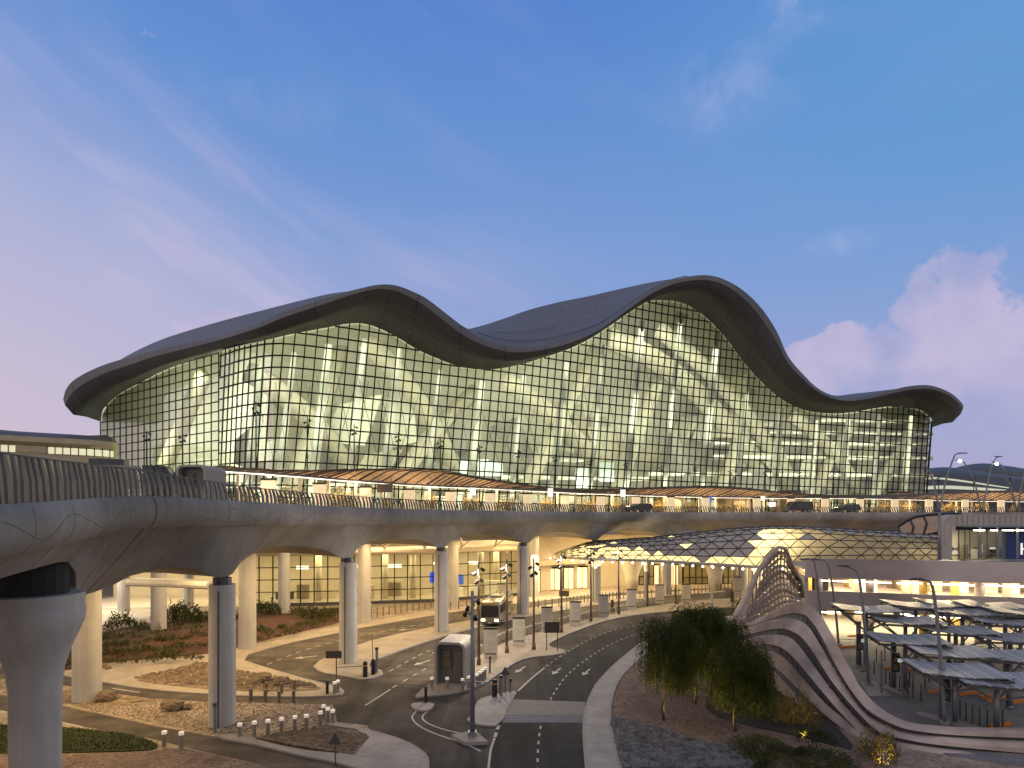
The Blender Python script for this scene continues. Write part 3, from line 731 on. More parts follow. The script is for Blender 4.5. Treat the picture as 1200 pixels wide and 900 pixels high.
# leaning slats of the railing (a pattern of one part) and its top rail
mb = MB(); mr = MB(); toprail = []
i = 2.0; c = 0
while i < len(ed)-2:
    k = int(i); f = i-k; p = ed[k].lerp(ed[k+1], f)+Vector((0, 0, HC)); n = NRM[k].lerp(NRM[k+1], f).normalized(); t = Vector((-n.y, n.x, 0))
    H = interp([(0, 1.75), (18, 1.55), (JOINT, 1.28), (JOINT+9, 1.0), (400, 1.0)], i)
    lean = .34+.12*sin(i*1.9)
    w = interp([(0, .33), (JOINT-8, .29), (JOINT+12, .18), (400, .14)], i)*(1+.28*sin(i*5.3))
    b0 = p+n*(-.12)-Vector((0, 0, .03)); m0 = p+n*(-.10)-t*lean*.42+Vector((0, 0, H*.5)); b1 = p+n*(-.16)-t*lean+Vector((0, 0, H))
    th = .05
    for A, B, wa, wb in ((b0, m0, w, w*1.0), (m0, b1, w*1.0, w*.55)):
        vs = [A-t*wa/2-n*th, A+t*wa/2-n*th, A+t*wa/2+n*th, A-t*wa/2+n*th, B-t*wb/2-n*th, B+t*wb/2-n*th, B+t*wb/2+n*th, B-t*wb/2+n*th]
        mb.add(vs, [(4, 5, 6, 7), (0, 1, 5, 4), (1, 2, 6, 5), (2, 3, 7, 6), (3, 0, 4, 7)])
    toprail.append(b1+Vector((0, 0, .03)))
    i += interp([(0, .52), (JOINT, .52), (JOINT+20, .5), (400, .46)], i); c += 1
mb.build('railing', M['railmetal'], via)
mr.tube(toprail, .035, 6); mr.build('handrail', M['railmetal'], via)
# piers: the near one flares into a bell, the others are plain ovals with a bearing on top
def pier(x, y, ztop, w, rot, flare=False, bearing=True):
    mb = MB()
    if flare: prof = [(.93, -.3), (.92, 4), (.94, 6.6), (1.02, 7.4), (1.22, 8.1), (1.55, 8.9), (1.76, 9.4), (1.80, 9.75), (1.80, 9.95), (1.76, 10.0), (1.78, 10.62)]
    else: prof = [(w, -.3), (w*.985, ztop*.5), (w*.97, ztop-.35 if bearing else ztop)]
    mb.lathe(prof, (0, 0, 0), 28, 1.0, .95)
    o = mb.build('pier', M['pier'], via, 'auto'); o.location = (x, y, 0); o.rotation_euler = (0, 0, rot)
    if flare:
        b = MB(); b.lathe([(1.15, 10.6), (1.15, ztop+1.9)], (0, 0, 0), 18); b.build('bearing', M['groove'], o)  # bearing block made near-black to stand in for the shaded gap
    if bearing and not flare:
        b = MB(); b.lathe([(w*.68, ztop-.36), (w*.68, ztop+.1)], (0, 0, 0), 16); b.tube([(-w*.75, 0, ztop-.4), (-w*.95, 0, ztop-.2), (-w*.7, 0, ztop+.1)], .07, 6); b.tube([(w*.75, 0, ztop-.4), (w*.95, 0, ztop-.2), (w*.7, 0, ztop+.1)], .07, 6)
        b.build('bearing', M['darksteel'], o)
        g = MB(); g.tube([(-w*.92, -.25, 0), (-w*.90, -.25, ztop-.7)], .06, 6); g.build('drain_pipe', M['darksteel'], o)
    return o
for j, k in enumerate(ps[1:]):
    if j < len(PIER): x, y = PIER[j]
    else: q = ed[k]-NRM[k]*1.75; x, y = q.x, q.y
    zt = ed[k].z+HC+hcol(k)
    pier(x, y, zt, .86, atan2(NRM[k].y, NRM[k].x)+pi/2, flare=(j == 0))
for px, zt, w in (((102, 820), 10.5, .95), ((290, 760), 10.3, .86), ((427, 730), 10.2, .84), ((531, 711), 10.1, .84), ((626, 700), 10.1, .8)):
    g = G(*px); pier(g.x, g.y, zt, w, 0, bearing=False)
for px, w in (((186, 745), .82), ((333, 720), .8), ((145, 716), .8), ((221, 712), .75)):
    g = G(*px); pier(g.x, g.y, 12.2, w, 0, bearing=False)

# ---------------------------------------------------------------- terminal building
term = thing('terminal_building', 'huge glass fronted terminal under a dark roof rolling in waves', 'terminal', (0, 0, 0))
ZW = sspline([(60, 140), (118, 131), (138, 128), (200, 116), (258, 106)], 4)
ZM = sspline([(258, 97), (290, 91.5), (330, 89), (400, 92), (500, 98.5), (600, 105), (700, 113), (800, 121.5), (900, 129.5), (1000, 136), (1095, 142), (1140, 145)], 4)
ZR = sspline([(60, 140), (118, 131), (138, 128), (200, 116.5), (250, 106), (290, 95.5), (330, 90), (400, 92), (500, 98.5), (600, 105), (700, 113), (800, 121.5), (900, 129.5), (1000, 136), (1095, 142), (1140, 145)], 4)
def zf(x): return interp(ZW, x) if x < 257.9 else interp(ZM, x)
def zroof(x): return interp(ZR, x)
ST = [(74, 468, 86, 486, 118, 494, 100, 462), (78, 455, 92, 480, 119, 487, 106, 450), (90, 443, 105, 467, 122, 478, 117, 436), (117, 430, 130, 452, 138, 463, 140, 422), (150, 420, 160, 440, 165, 448, 166, 408), (183, 411, 193, 427, 200, 431, 200, 394), (250, 396, 258, 409, 262, 410.5, 260, 376), (300, 381, 308, 394, 315, 398, 310, 363), (333, 366, 340, 383, 345, 391, 345, 354), (383, 350, 384, 368, 383, 384, 388, 344), (417, 340, 414, 356, 403, 380, 420, 340.5), (445, 334, 440, 350, 424, 379, 450, 338), (465, 335, 458, 352, 445, 385, 477, 346), (482, 341, 476, 360, 465, 395, 500, 362), (500, 350, 496, 373, 490, 410, 520, 376), (523, 368, 520, 392, 517, 422, 540, 386), (545, 386, 545, 407, 545, 431, 563, 382), (570, 400, 572, 417, 572, 433, 590, 373.5), (600, 408, 602, 422, 602, 429, 620, 363), (633, 407.5, 634, 417, 634, 420, 655, 354), (667, 400, 668, 407.5, 667, 409, 690, 347), (700, 387, 701, 391, 700, 392, 725, 339), (733, 363, 735, 368, 733, 369, 757, 332), (760, 343, 763, 351, 760, 353, 780, 328), (785, 330, 790, 341, 779, 352, 800, 326), (810, 324, 815, 338, 796, 354, 820, 325.5), (832, 323, 836, 341, 812, 361, 840, 330), (852, 329, 852, 350, 832, 376, 860, 341), (873, 342, 869, 366, 852, 398, 880, 357), (893, 362, 886, 389, 872, 425, 898, 378), (910, 388, 903, 415, 890, 445, 914, 402), (923, 417, 920, 439, 908, 462, 930, 430), (940, 438, 938, 454, 925, 473, 950, 449), (960, 457, 958, 467, 948, 482, 975, 463), (985, 467, 985, 474, 975, 484.5, 1000, 461.3), (1010, 466, 1010, 473, 1000, 483, 1025, 458.7), (1040, 459, 1040, 467, 1028, 478, 1048, 456), (1065, 453, 1065, 463, 1055, 476, 1072, 454.5), (1090, 452, 1088, 463, 1077, 480, 1092, 456), (1113, 460, 1108, 471, 1088, 487, 1110, 464), (1127, 472, 1119, 484, 1092, 492, 1120, 474), (1129, 478, 1116, 495, 1092, 501, 1122, 479)]
st = sspline(ST, 4)
OVER = 10.0
rows = {k: [] for k in ('BK', 'M', 'L2', 'LT', 'NS', 'SC', 'SM', 'GT')}
for r in st:
    ltx, lty, scx, scy, gx, gy, bx, by = r
    zg = zroof(gx); zl = zg-OVER
    lt, sc, gt, bk = D(ltx, lty, zl), D(scx, scy, zl+.6), D(gx, gy, zg-.3), D(bx, by, zl+62)
    d = (bk-lt)
    m = lt+d*.45+Vector((0, 0, -.6)); l2 = lt+d*.045+Vector((0, 0, .12))
    ns = lt.lerp(sc, .45)+Vector((0, -.7, 0))
    sm = sc.lerp(gt, .45)+Vector((0, 0, .25))
    for k, v in zip(('BK', 'M', 'L2', 'LT', 'NS', 'SC', 'SM', 'GT'), (bk, m, l2, lt, ns, sc, sm, gt)): rows[k].append(v)
def roofpart(name, keys, m, uvscale=1.0, smooth=True):
    mb = MB(); mb.grid([rows[k] for k in keys])
    o = mb.build(name, m, term, smooth)
    uv = o.data.uv_layers.new(name='uv'); n = len(st)
    cum = [0]
    for a, b in zip(rows['LT'], rows['LT'][1:]): cum.append(cum[-1]+(b-a).length)
    vv = [0]
    mid = n//2
    for a, b in zip(keys, keys[1:]): vv.append(vv[-1]+(rows[b][mid]-rows[a][mid]).length)
    for lp in o.data.loops:
        i, j = divmod(lp.vertex_index, n); uv.data[lp.index].uv = (cum[j]*.5, vv[i])
    return o
roofpart('roof', ('BK', 'M', 'L2', 'LT', 'NS'), M['roof'])
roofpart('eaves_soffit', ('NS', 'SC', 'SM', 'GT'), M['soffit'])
# light metal seams on the roof surface in the dip
mb = MB()
a = [rows['LT'][i]+(rows['BK'][i]-rows['LT'][i])*.10+Vector((0, 0, .30)) for i in range(66, 100)]
mb.tube(a, .10, 5)
b = [rows['M'][k].lerp(rows['LT'][k], .3)+Vector((0, 0, .4)) for k in range(68, 78)]
mb.tube(b, .09, 5)
mb.build('roof_seam', mat('pale_seam', (.2, .2, .22), .4, .1, 1, .6), term)
# glass wall: curve in plan, the grid of bars tilted as in the photograph
top_px = [(r[4], r[5]) for r in st if 117 <= r[4] <= 1094]
tp = []
for x, y in top_px:
    if not tp or x > tp[-1][0]+.3: tp.append((x, y))
def topz(x):
    y = interp(tp, min(max(x, tp[0][0]), tp[-1][0])); d = zf(x); return HC-(y-YH)*d/F
BASEZ = 14.2
def rightx(z):                       # raking right-hand end
    d = 142.0; y = YH-(z-HC)*F/d
    return interp([(480, 1092.5), (500, 1091.5), (600, 1083), (620, 1081)], y)
# arc length table in plan for main wall and for the west wall
def plan(xs): return [Vector(((x-600)*zf(x)/F, zf(x), 0)) for x in xs]
def wall(name, x0, x1, lean, rowslope, du, dv, bars):
    xs = [x0+(x1-x0)*i/400 for i in range(401)]; P = plan(xs); cum = [0]
    for a, b in zip(P, P[1:]): cum.append(cum[-1]+(b-a).length)
    LEN = cum[-1]
    def at(u):
        u = min(max(u, 0), LEN)
        lo, hi = 0, 400
        while hi-lo > 1:
            m_ = (lo+hi)//2
            if cum[m_] <= u: lo = m_
            else: hi = m_
        f = (u-cum[lo])/max(1e-9, cum[hi]-cum[lo]); return P[lo].lerp(P[hi], f), lerp(xs[lo], xs[hi], f)
    # pane sheet
    g = MB(); NB = 160; rb, rt = [], []; rws = [[] for _ in range(9)]
    for i in range(NB+1):
        u = LEN*i/NB
        p, x = at(u)
        for k in range(9):
            zz = lerp(BASEZ-.4, topz(x), k/8); q = p.copy(); q.z = zz
            if x1 > 1000:
                lim = rightx(zz)
                if x > lim: d = zf(lim); q.x = (lim-600)*d/F; q.y = d
            rws[k].append(q)
    g.grid(rws); go = g.build(name, M['glass'], term, True)
    # bars
    mb = MB(); w = bars
    inside = lambda u, z, x: 0 <= u <= LEN and BASEZ-1 <= z <= topz(x)+.15 and not (x1 > 1000 and x > rightx(z)+.3)
    def seg(pts, horiz):
        if len(pts) < 2: return
        side = []
        for i, (p, t) in enumerate(pts):
            side.append(Vector((t.y, -t.x, 0)))       # normal to the wall
        mb.ribbon([p+s*.06 for (p, t), s in zip(pts, side)], side, .16, w*(1.0 if horiz else .8))
    u = -60*lean
    while u < LEN+5:
        pts = []; z = BASEZ-1.0
        while z < 75:
            uu = u+lean*(z-BASEZ); p, x = at(uu)
            if inside(uu, z, x):
                t = at(min(uu+.5, LEN))[0]-at(max(uu-.5, 0))[0]; t.normalize(); q = p.copy(); q.z = z; pts.append((q, t))
            elif pts and z < topz(x): seg(pts, False); pts = []
            z += 2.0
        if pts:
            # run the bar up to the eaves
            p, t = pts[-1]; zz = p.z
            for _ in range(8):
                zz += .25; uu = u+lean*(zz-BASEZ); pp, x = at(uu)
                if inside(uu, zz, x): q = pp.copy(); q.z = zz; last = (q, t)
                else: break
            else: last = None
            if 'last' in dir() and last is not None and last[0].z > p.z: pts.append(last)
            last = None
            seg(pts, False)
        u += du
    v = BASEZ-1
    while v < 75+LEN*abs(rowslope):
        pts = []; u = 0.0
        while u <= LEN+1e-6:
            z = v-rowslope*u; p, x = at(u)
            if inside(u, z, x):
                t = at(min(u+.5, LEN))[0]-at(max(u-.5, 0))[0]; t.normalize(); q = p.copy(); q.z = z; pts.append((q, t))
            else:
                if pts: seg(pts, True); pts = []
            u += 1.0
        seg(pts, True)
        v += dv
    mb.build('glazing_bars', M['mullion'], go)
    return go
wall('glass_wall', 258, 1094, .085, .016, 1.60, 1.83, .21)
wall('glass_wall', 118, 257.6, .0, .0, 2.6, 1.80, .18)
# solid east return wall and plinth
# ---- inside: floor, back wall, ceiling, leaning arches, columns, galleries
xs = [119+i*9.7 for i in range(100)]+[1088]
f = MB(); b = MB(); c = MB(); fl0, fl1, bw0, bw1, ce0 = [], [], [], [], []
DEEP = 30
for x in xs:
    d = zf(x); xx = max(x, 119); yt = interp(tp, min(max(xx, tp[0][0]), tp[-1][0]))
    fl0.append(D(x, YH, d+.4)-Vector((0, 0, -.15))); xb = min(x, 1082); q = D(xb, YH, zf(xb)+DEEP); q.z = 14.15; fl1.append(q); fl0[-1].z = 14.15
    bw0.append(q.copy()); bw1.append(D(min(x, 1089), yt+2, d+DEEP)); ce0.append(D(x, yt-.5, d+.3))
f.grid([fl0, fl1]); f.build('hall_floor', M['intfloor'], term)
b.grid([bw0, bw1]); b.build('inner_wall', M['intwall'], term, True)
c.grid([bw1, ce0]); c.build('hall_ceiling', M['intwhite'], term, True)
m = MB(); q0, q1 = D(1090, YH, zf(1092)+.6), D(1084, YH, zf(1090)+DEEP)
e = MB(); a0, a1, a2, a3 = D(1085, 610, 143), D(1091.5, 500, 143), D(1091.5, 500, 172), D(1085, 610, 172)
e.add([a0, a1, a2, a3], [(0, 1, 2, 3)]); e.build('end_wall', M['intwall'], term)
e = MB(); e.tube([D(rightx(14), YH, 142), D(rightx(topz(1090)), YH-(topz(1090)-14)*F/142, 142)], .2, 6)
q0 = D(1084.5, 595, 141.8); q1 = D(1092, 494, 141.8); e = MB(); e.tube([q0, q1], .22, 6); e.build('corner_post', M['mullion'], term)
# leaning white columns right behind the glass
for i, x in enumerate([286, 322, 362, 404, 446, 497, 548, 597, 645, 688, 730, 775, 820, 862, 905, 948, 985, 1022, 1058]):
    d = zf(x)+4.5; base = D(x, YH, d); base.z = 14.1
    xt = x+interp([(250, 10), (600, 14), (1060, 12)], x); zt = topz(min(xt, 1080))-1.0
    top = base+Vector((.105*(zt-base.z), 1.0, zt-base.z)); r = .62 if i % 2 else .85
    mb = MB(); mb.tube([base, base.lerp(top, .5), top], [r*.8, r, r*.7], 6); mb.build('column', M['intcol'], term)
# great leaning arches crossing the hall
for i, (xa, ya, xb, yb, xm, ym, w) in enumerate(((292, 430, 420, 560, 368, 470, 3.4), (398, 400, 340, 575, 380, 470, 3.0), (430, 395, 545, 575, 495, 445, 3.6), (560, 450, 455, 580, 500, 500, 3.0), (590, 440, 735, 580, 670, 490, 3.8), (700, 400, 610, 580, 665, 470, 3.0), (715, 392, 900, 560, 810, 420, 4.4), (800, 362, 720, 575, 770, 440, 3.2), (770, 380, 930, 575, 880, 460, 3.4), (880, 450, 840, 580, 868, 510, 2.6), (925, 480, 1010, 580, 985, 520, 2.8), (1000, 490, 950, 580, 970, 530, 2.4), (240, 430, 180, 570, 215, 490, 2.6), (1075, 486, 1020, 580, 1050, 530, 2.4))):
    pts = []
    for k in range(15):
        t = k/14; x = (1-t)**2*xa+2*t*(1-t)*xm+t*t*xb; y = (1-t)**2*ya+2*t*(1-t)*ym+t*t*yb
        pts.append(D(x, y+6, zf(x)+9+12*t if i % 2 == 0 else zf(x)+21-10*t))
    mb = MB(); mb.ribbon(pts, Vector((.15, .98, .1)).normalized(), 2.2, w); mb.build('leaning_arch', M['intarch'], term, True)
# slender tie rods behind the glass
rnd = random.Random(17)
mb = MB()
for x in range(275, 1075, 24):
    d = zf(x)+2.2; zt = topz(min(x+14, 1085)); H = zt-14
    for f0, f1 in ((.35, .75), (.75, .35), (.05, .35)):
        a, b_ = D(x, YH, d), D(x+rnd.uniform(12, 24), YH, d); a.z = 14+H*f0; b_.z = 14+H*f1*.95; mb.tube([a, b_], .045, 4)
mb.build('tie_rod', M['darksteel'], term)
# tilted plaster planes of the hall walls
for i in range(34):
    x = 285+i*23.5; H = topz(min(x, 1085))-14; d = zf(x)+rnd.uniform(15, 27); w = rnd.uniform(3, 9); h0 = rnd.uniform(.0, .55)*H; h1 = h0+rnd.uniform(.2, .42)*H; sk = rnd.uniform(-6, 6)
    p = D(x, YH, d); q = [Vector((p.x-w/2, d, 14+h0)), Vector((p.x+w/2, d+rnd.uniform(-3, 3), 14+h0+rnd.uniform(-2, 2))), Vector((p.x+w/2+sk, d+rnd.uniform(-3, 3), 14+h1)), Vector((p.x-w/2+sk*1.2, d, 14+h1-rnd.uniform(0, 3)))]
    mb = MB(); mb.add(q+[v+Vector((0, .5, 0)) for v in q], [(0, 1, 2, 3), (7, 6, 5, 4), (0, 4, 5, 1), (1, 5, 6, 2), (2, 6, 7, 3), (3, 7, 4, 0)]); mb.build('wall_plane', rnd.choice((M['intwall'], M['intarch'], M['intcol'], M['intarch'])), term)
# galleries with lit edges at the east end and low kiosks
for x0, x1, y, dd in ((828, 905, 497, 22), (835, 1085, 520, 20), (835, 1088, 536, 19), (760, 1088, 556, 18), (900, 1088, 508, 24), (960, 1086, 494, 24), (590, 760, 560, 18), (640, 740, 540, 24), (270, 420, 568, 17), (440, 560, 570, 20)):
    p0, p1 = [], []
    for k in range(13):
        x = lerp(x0, x1, k/12); d = zf(x)+dd; p0.append(D(x, lerp(y, y+2, k/12), d))
    mb = MB(); mb.ribbon(p0, Vector((.2, .98, 0)).normalized(), 5.0, .9); g_ = mb.build('gallery', M['intwhite'], term)
    mb = MB(); n_ = int((x1-x0)/9)
    for k in range(n_):
        t = (k+.2)/n_
        if (k*7+int(y)) % 3 == 0: continue
        xa, xb = lerp(x0, x1, t), lerp(x0, x1, t+.6/n_); q, q2 = D(xa, lerp(y, y+2, t)-1.0, zf(xa)+dd-2.75), D(xb, lerp(y, y+2, t+.6/n_)-1.0, zf(xb)+dd-2.75)
        mb.tube([q, q2], .10, 4)
    mb.build('gallery_light', M['strip'], g_)
# shops and desks on the hall floor, seen through the lowest panes
rnd = random.Random(5)
for x in range(275, 1080, 17):
    d = zf(x)+rnd.uniform(6, 14); q = D(x+rnd.uniform(-5, 5), YH, d); h = rnd.uniform(2.2, 4.5); q.z = 14.15+h/2
    mb = MB(); mb.box(q, (rnd.uniform(1.5, 4.5), 2, h)); mb.box((q.x, q.y-.2, 14.15+h+.3), (rnd.uniform(2, 5), 2.4, .3)); mb.build('shop_unit', rnd.choice([M['cream'], M['intwhite'], M['bronze'], M['intarch']]), term)
for x, y, w, h in ((551, 547, 4, 2.6), (563, 548, 3, 3.0), (580, 550, 3, 2.6), (682, 560, 2.6, 4), (711, 553, 3.0, 4)):
    q = D(x, y, zf(x)+5); mb = MB(); mb.box(q, (w, .2, h)); mb.build('display_screen', M['greensign'], term)
# lamps of the hall
for i, x in enumerate((150, 215, 285, 340, 395, 450, 510, 570, 630, 690, 745, 795, 845, 900, 960, 1020, 1070)):
    zt = topz(x); H = zt-14; pa, pb = plan([x-4, x+4]); t = (pb-pa).normalized(); n_ = Vector((-t.y, t.x, 0)); q = plan([x])[0]+n_*1.8
    for h, sz, pw, dz in ((.84, (9, 6), 40*H+200, -.30), (.48, (9, 8), 39*H+220, .0), (.1, (9, 4), 25*H+250, .25)):
        pw *= 1.9 if x < 258 else (.74 if x < 520 else (.92 if x < 700 else 1.0))
        area('hall_lamp', (q.x, q.y, 14+H*h+1), sz, pw, (1.0, .96, .85), n_+Vector((0, 0, dz)))

# deck plaza between viaduct and glass wall (carries the drop-off canopy)
mb = MB(); r0, r1 = [], []
for i in range(30, len(ed)-2, 4):
    q = ed[i]-NRM[i]*27.5; q.z = 13.9+ed[i].z*0; r0.append(q)
tx = [140+i*9 for i in range(112)]
out = [Vector((p.x, p.y, 13.9)) for p in plan([min(x, 1094) for x in tx])]
n = len(r0)
r1 = [out[int(i*(len(out)-1)/(n-1))] for i in range(n)]
mb.grid([r0, r1]); mb.grid([[p-Vector((0, 0, .8)) for p in r1], [p-Vector((0, 0, .8)) for p in r0]])
mb.build('forecourt_slab', M['concrete'], term)

# ---------------------------------------------------------------- drop-off canopy on the deck
can = thing('drop_off_canopy', 'long low wavy canopy with ribbed amber roof along the terminal forecourt', 'canopy', (0, 0, 0))
CT = [(240, 68, 549, 547), (270, 71, 551, 548.5), (310, 74, 554, 551.5), (350, 76.5, 557, 552.5), (400, 80, 561.5, 551), (440, 83, 564.5, 550), (480, 86, 567.5, 550.3), (520, 89, 569.5, 552), (560, 92, 571, 559.5), (600, 94.5, 573, 566), (640, 97.5, 575, 572), (680, 101, 577, 574.5), (720, 104, 578.5, 573.5), (760, 107, 580, 572), (800, 109.5, 581, 570.5), (840, 112, 582, 570), (880, 114.5, 582.5, 573), (920, 117.5, 583, 577.5), (960, 118.7, 583, 580.5), (1000, 120, 583.3, 581.3), (1040, 121.3, 584, 581), (1080, 122.7, 585, 579.5), (1120, 124.2, 586, 577), (1160, 125.6, 586.5, 575.5), (1200, 127, 587, 575.5), (1240, 128.5, 587.5, 577), (1290, 130, 588, 580)]
ct = sspline(CT, 6)
fr, mi, cr_, bk = [], [], [], []
for x, d, yf, yt in ct:
    a = D(x, yf, d); b_ = D(x, yt, d+5); b_.z = max(b_.z, a.z+.15)
    fr.append(a); cr_.append(b_); mi.append(a.lerp(b_, .5)+Vector((0, 0, (b_.z-a.z)*.26))); q = b_+Vector((0, 3.5, -(b_.z-a.z)*.7)); bk.append(q)
mb = MB(); mb.grid([fr, mi, cr_, bk]); mb.build('canopy_roof', M['canopyfilm'], can, True)
mb = MB(); acc = 0; tot = 0
for i in range(len(fr)-1):
    tot += (fr[i+1]-fr[i]).length
    if tot >= .95:
        tot = 0; k2, k3 = min(i+3, len(fr)-1), min(i+6, len(fr)-1); mb.tube([fr[i]+Vector((0, 0, .06)), mi[k2]+Vector((0, 0, .08)), cr_[k3]+Vector((0, 0, .08)), bk[k3]+Vector((0, 0, .06))], .10 if len(mb.v) % 24 else .17, 4)
mb.build('canopy_rib', M['canopyrib'], can)
mb = MB(); mb.tube([p+Vector((0, -.12, -.02)) for p in fr], .14, 6); mb.tube([p+Vector((0, 0, .05)) for p in cr_], .07, 5); mb.build('edge_beam', M['railmetal'], can)
mb = MB(); mb.tube([p+Vector((0, .05, -.24)) for p in fr[:30]], .06, 5); mb.tube([p+Vector((0, .05, -.22)) for p in fr[29:]], .03, 5); mb.build('edge_light', M['led'], can)
colp = resample(fr, 3.9)
for k, p in enumerate(colp):
    if (p.x/p.y*F+600) > 1215: break
    mb = MB(); mb.box((p.x, p.y+1.0, (p.z+13.9)/2), (.34, .34, p.z-13.9)); mb.build('canopy_column', M['cream'], can)
    if k % 3 == 1:
        area('canopy_lamp', (p.x, p.y+2.6, p.z-2.2), (10, 4), 420, (1, .72, .42), (0, .05, 1))
        area('canopy_lamp', (p.x, p.y+3.0, p.z-.35), (8, 2), 1050, (1, .78, .46), (0, -.15, -1))

# ---------------------------------------------------------------- arrivals hall under the deck
hall = thing('arrivals_hall', 'warmly lit glass arrivals hall under the departures deck', 'hall', (0, 0, 0))
HW = [G(60, 715), G(180, 712.5), G(297, 711), G(392, 709), G(455, 707), G(512, 705), G(565, 701), G(612, 697.5)]
hp = resample(spline([tuple(p) for p in HW], 10), .5)
TOPH = 7.7
hall_all = hp
hp = [p for p in hall_all if p.x/p.y*F+600 > 284]
g = MB(); g.grid([[p+Vector((0, 0, .3)) for p in hp], [p+Vector((0, 0, TOPH)) for p in hp]]); go = g.build('glass_front', M['glass_clear'], hall)
mb = MB()
for i in range(0, len(hp), 4):
    mb.box(hp[i]+Vector((0, -.05, TOPH/2+.1)), (.12, .22, TOPH))
for k in range(5):
    h = .3+k*(TOPH-.3)/4
    t = [p+Vector((0, -.06, h)) for p in hp]; mb.tube(t, .07, 4)
mb.build('glazing_bars', M['mullion'], go)
mb = MB(); mb.grid([[p+Vector((0, -.2, 0)) for p in hp], [p+Vector((0, -.2, .5)) for p in hp]]); mb.build('plinth', M['darksteel'], hall)
back = [p+Vector((0, 13, 0)) for p in hall_all]
mb = MB(); mb.grid([[p for p in back], [p+Vector((0, 0, 9)) for p in back]]); mb.build('rear_wall', M['cream'], hall)
mb = MB(); mb.grid([[p+Vector((0, .1, .06)) for p in hall_all], [p+Vector((0, 0, .06)) for p in back]]); mb.build('hall_floor', M['intfloor'], hall)
mb = MB(); mb.grid([[p+Vector((0, .1, TOPH)) for p in hall_all], [p+Vector((0, 0, TOPH)) for p in back]][::-1]); mb.build('hall_ceiling', M['intwhite'], hall)
rnd = random.Random(11)
for k in range(6, len(hp)-6, 7):
    p = hp[k]+Vector((rnd.uniform(-1, 1), rnd.uniform(4, 10), 0)); h = rnd.choice((1.2, 2.4, 3.0, 1.2)); w = rnd.uniform(1.5, 4)
    mb = MB(); mb.box(p+Vector((0, 0, h/2)), (w, 1.0, h)); mb.build('counter', rnd.choice((M['intwhite'], M['signdark'], M['bronze'], M['cream'])), hall)
    if k % 2: mb = MB(); mb.box(p+Vector((0, -.3, 5.2)), (w*1.1, .3, .5)); mb.build('lit_fascia', M['strip'], hall)
for x in (322, 362, 478, 560, 580, 445):
    p = min(hp, key=lambda q: abs(q.x/q.y*F+600-x))+Vector((0, 5, 0)); mb = MB(); mb.lathe([(.5, 0), (.5, TOPH)], p, 14); mb.build('column', M['cream'], hall, True)
for x, y in ((430.5, 686), (507, 677), (507.5, 676), (540, 679)):
    p = min(hp, key=lambda q: abs(q.x/q.y*F+600-x)); q = D(x, y, p.y+1.6); mb = MB(); mb.box(q, (.9, .15, 1.6)); mb.build('screen', M['bluescreen'], hall)
mb = MB()
for k in range(6, len(hp)-4, 7):
    mb.box(hp[k]+Vector((0, 3.5, TOPH-.12)), (2.0, .25, .08)); mb.box(hp[k]+Vector((.7, 8, TOPH-.12)), (2.0, .25, .08))
mb.build('ceiling_strip', M['strip'], hall)
for k in range(12, len(hall_all), 20):
    area('arrivals_lamp', hall_all[k]+Vector((0, 5.5, TOPH-.3)), (8, 5), 680, (1, .79, .42))
# lip of the hall roof: rounded white canopies reaching out between the piers
lip = [p+Vector((0, -2.8, TOPH+.55)) for p in hp]
mb = MB(); mb.tube(lip[2:], .42, 10); mb.grid([[p+Vector((0, 0, .4)) for p in lip[2:]], [p+Vector((0, 3.2, .6)) for p in lip[2:]]]); mb.grid([[p+Vector((0, 3.2, -.35)) for p in lip[2:]], [p+Vector((0, 0, -.38)) for p in lip[2:]]])
mb.build('entrance_canopy', M['cream'], hall, 'auto')
# roof trusses visible through the arches
for k in range(6, len(lip)-6, 12):
    p = lip[k]; mb = MB()
    mb.tube([p+Vector((0, .5, .5)), p+Vector((.4, -4.5, 1.6)), p+Vector((.5, -7, 2.9))], .16, 6); mb.tube([p+Vector((0, .5, .5)), p+Vector((2.8, -3, 2.6))], .12, 6); mb.tube([p+Vector((.4, -4.5, 1.6)), p+Vector((.4, -4.5, 3.2))], .09, 6)
    mb.build('roof_truss', M['cream'], hall)
# tube beam of the walkway roof on the left
mb = MB(); mb.tube([D(150, 682.5, 52), D(200, 684, 50), D(246, 686, 48)], .34, 10); mb.grid([[D(150, 681, 52), D(246, 683.5, 48)], [D(158, 677, 56), D(248, 679, 52)]]); mb.build('walkway_roof', M['pier'], hall, 'auto')
# entrance recess and the part of the hall behind the lattice shell
ent = [G(612, 697), G(640, 692), G(700, 688), G(760, 686), G(840, 685), G(950, 685)]
ep = resample(spline([tuple(p) for p in ent], 10), 1.0)
mb = MB(); mb.grid([ep, [p+Vector((0, 0, 10)) for p in ep]]); mb.build('entrance_wall', M['cream'], hall)
for x in (628, 648, 668, 683, 768, 790, 808, 832, 850, 872, 890, 910):
    p = min(ep, key=lambda q: abs(q.x/q.y*F+600-x)); mb = MB(); mb.box(p+Vector((0, -.25, 2.1)), (2.2, .2, 4.2)); fr_ = mb.build('doorway', M['mullion'], hall)
    mb = MB(); mb.box(p+Vector((-.55, -.37, 2.0)), (.9, .06, 3.8)); mb.box(p+Vector((.5, -.37, 2.0)), (.9, .06, 3.8)); mb.build('lit_pane', emit('door_glow', (1, .80, .46), .85) if 'door_glow' not in bpy.data.materials else bpy.data.materials['door_glow'], fr_)
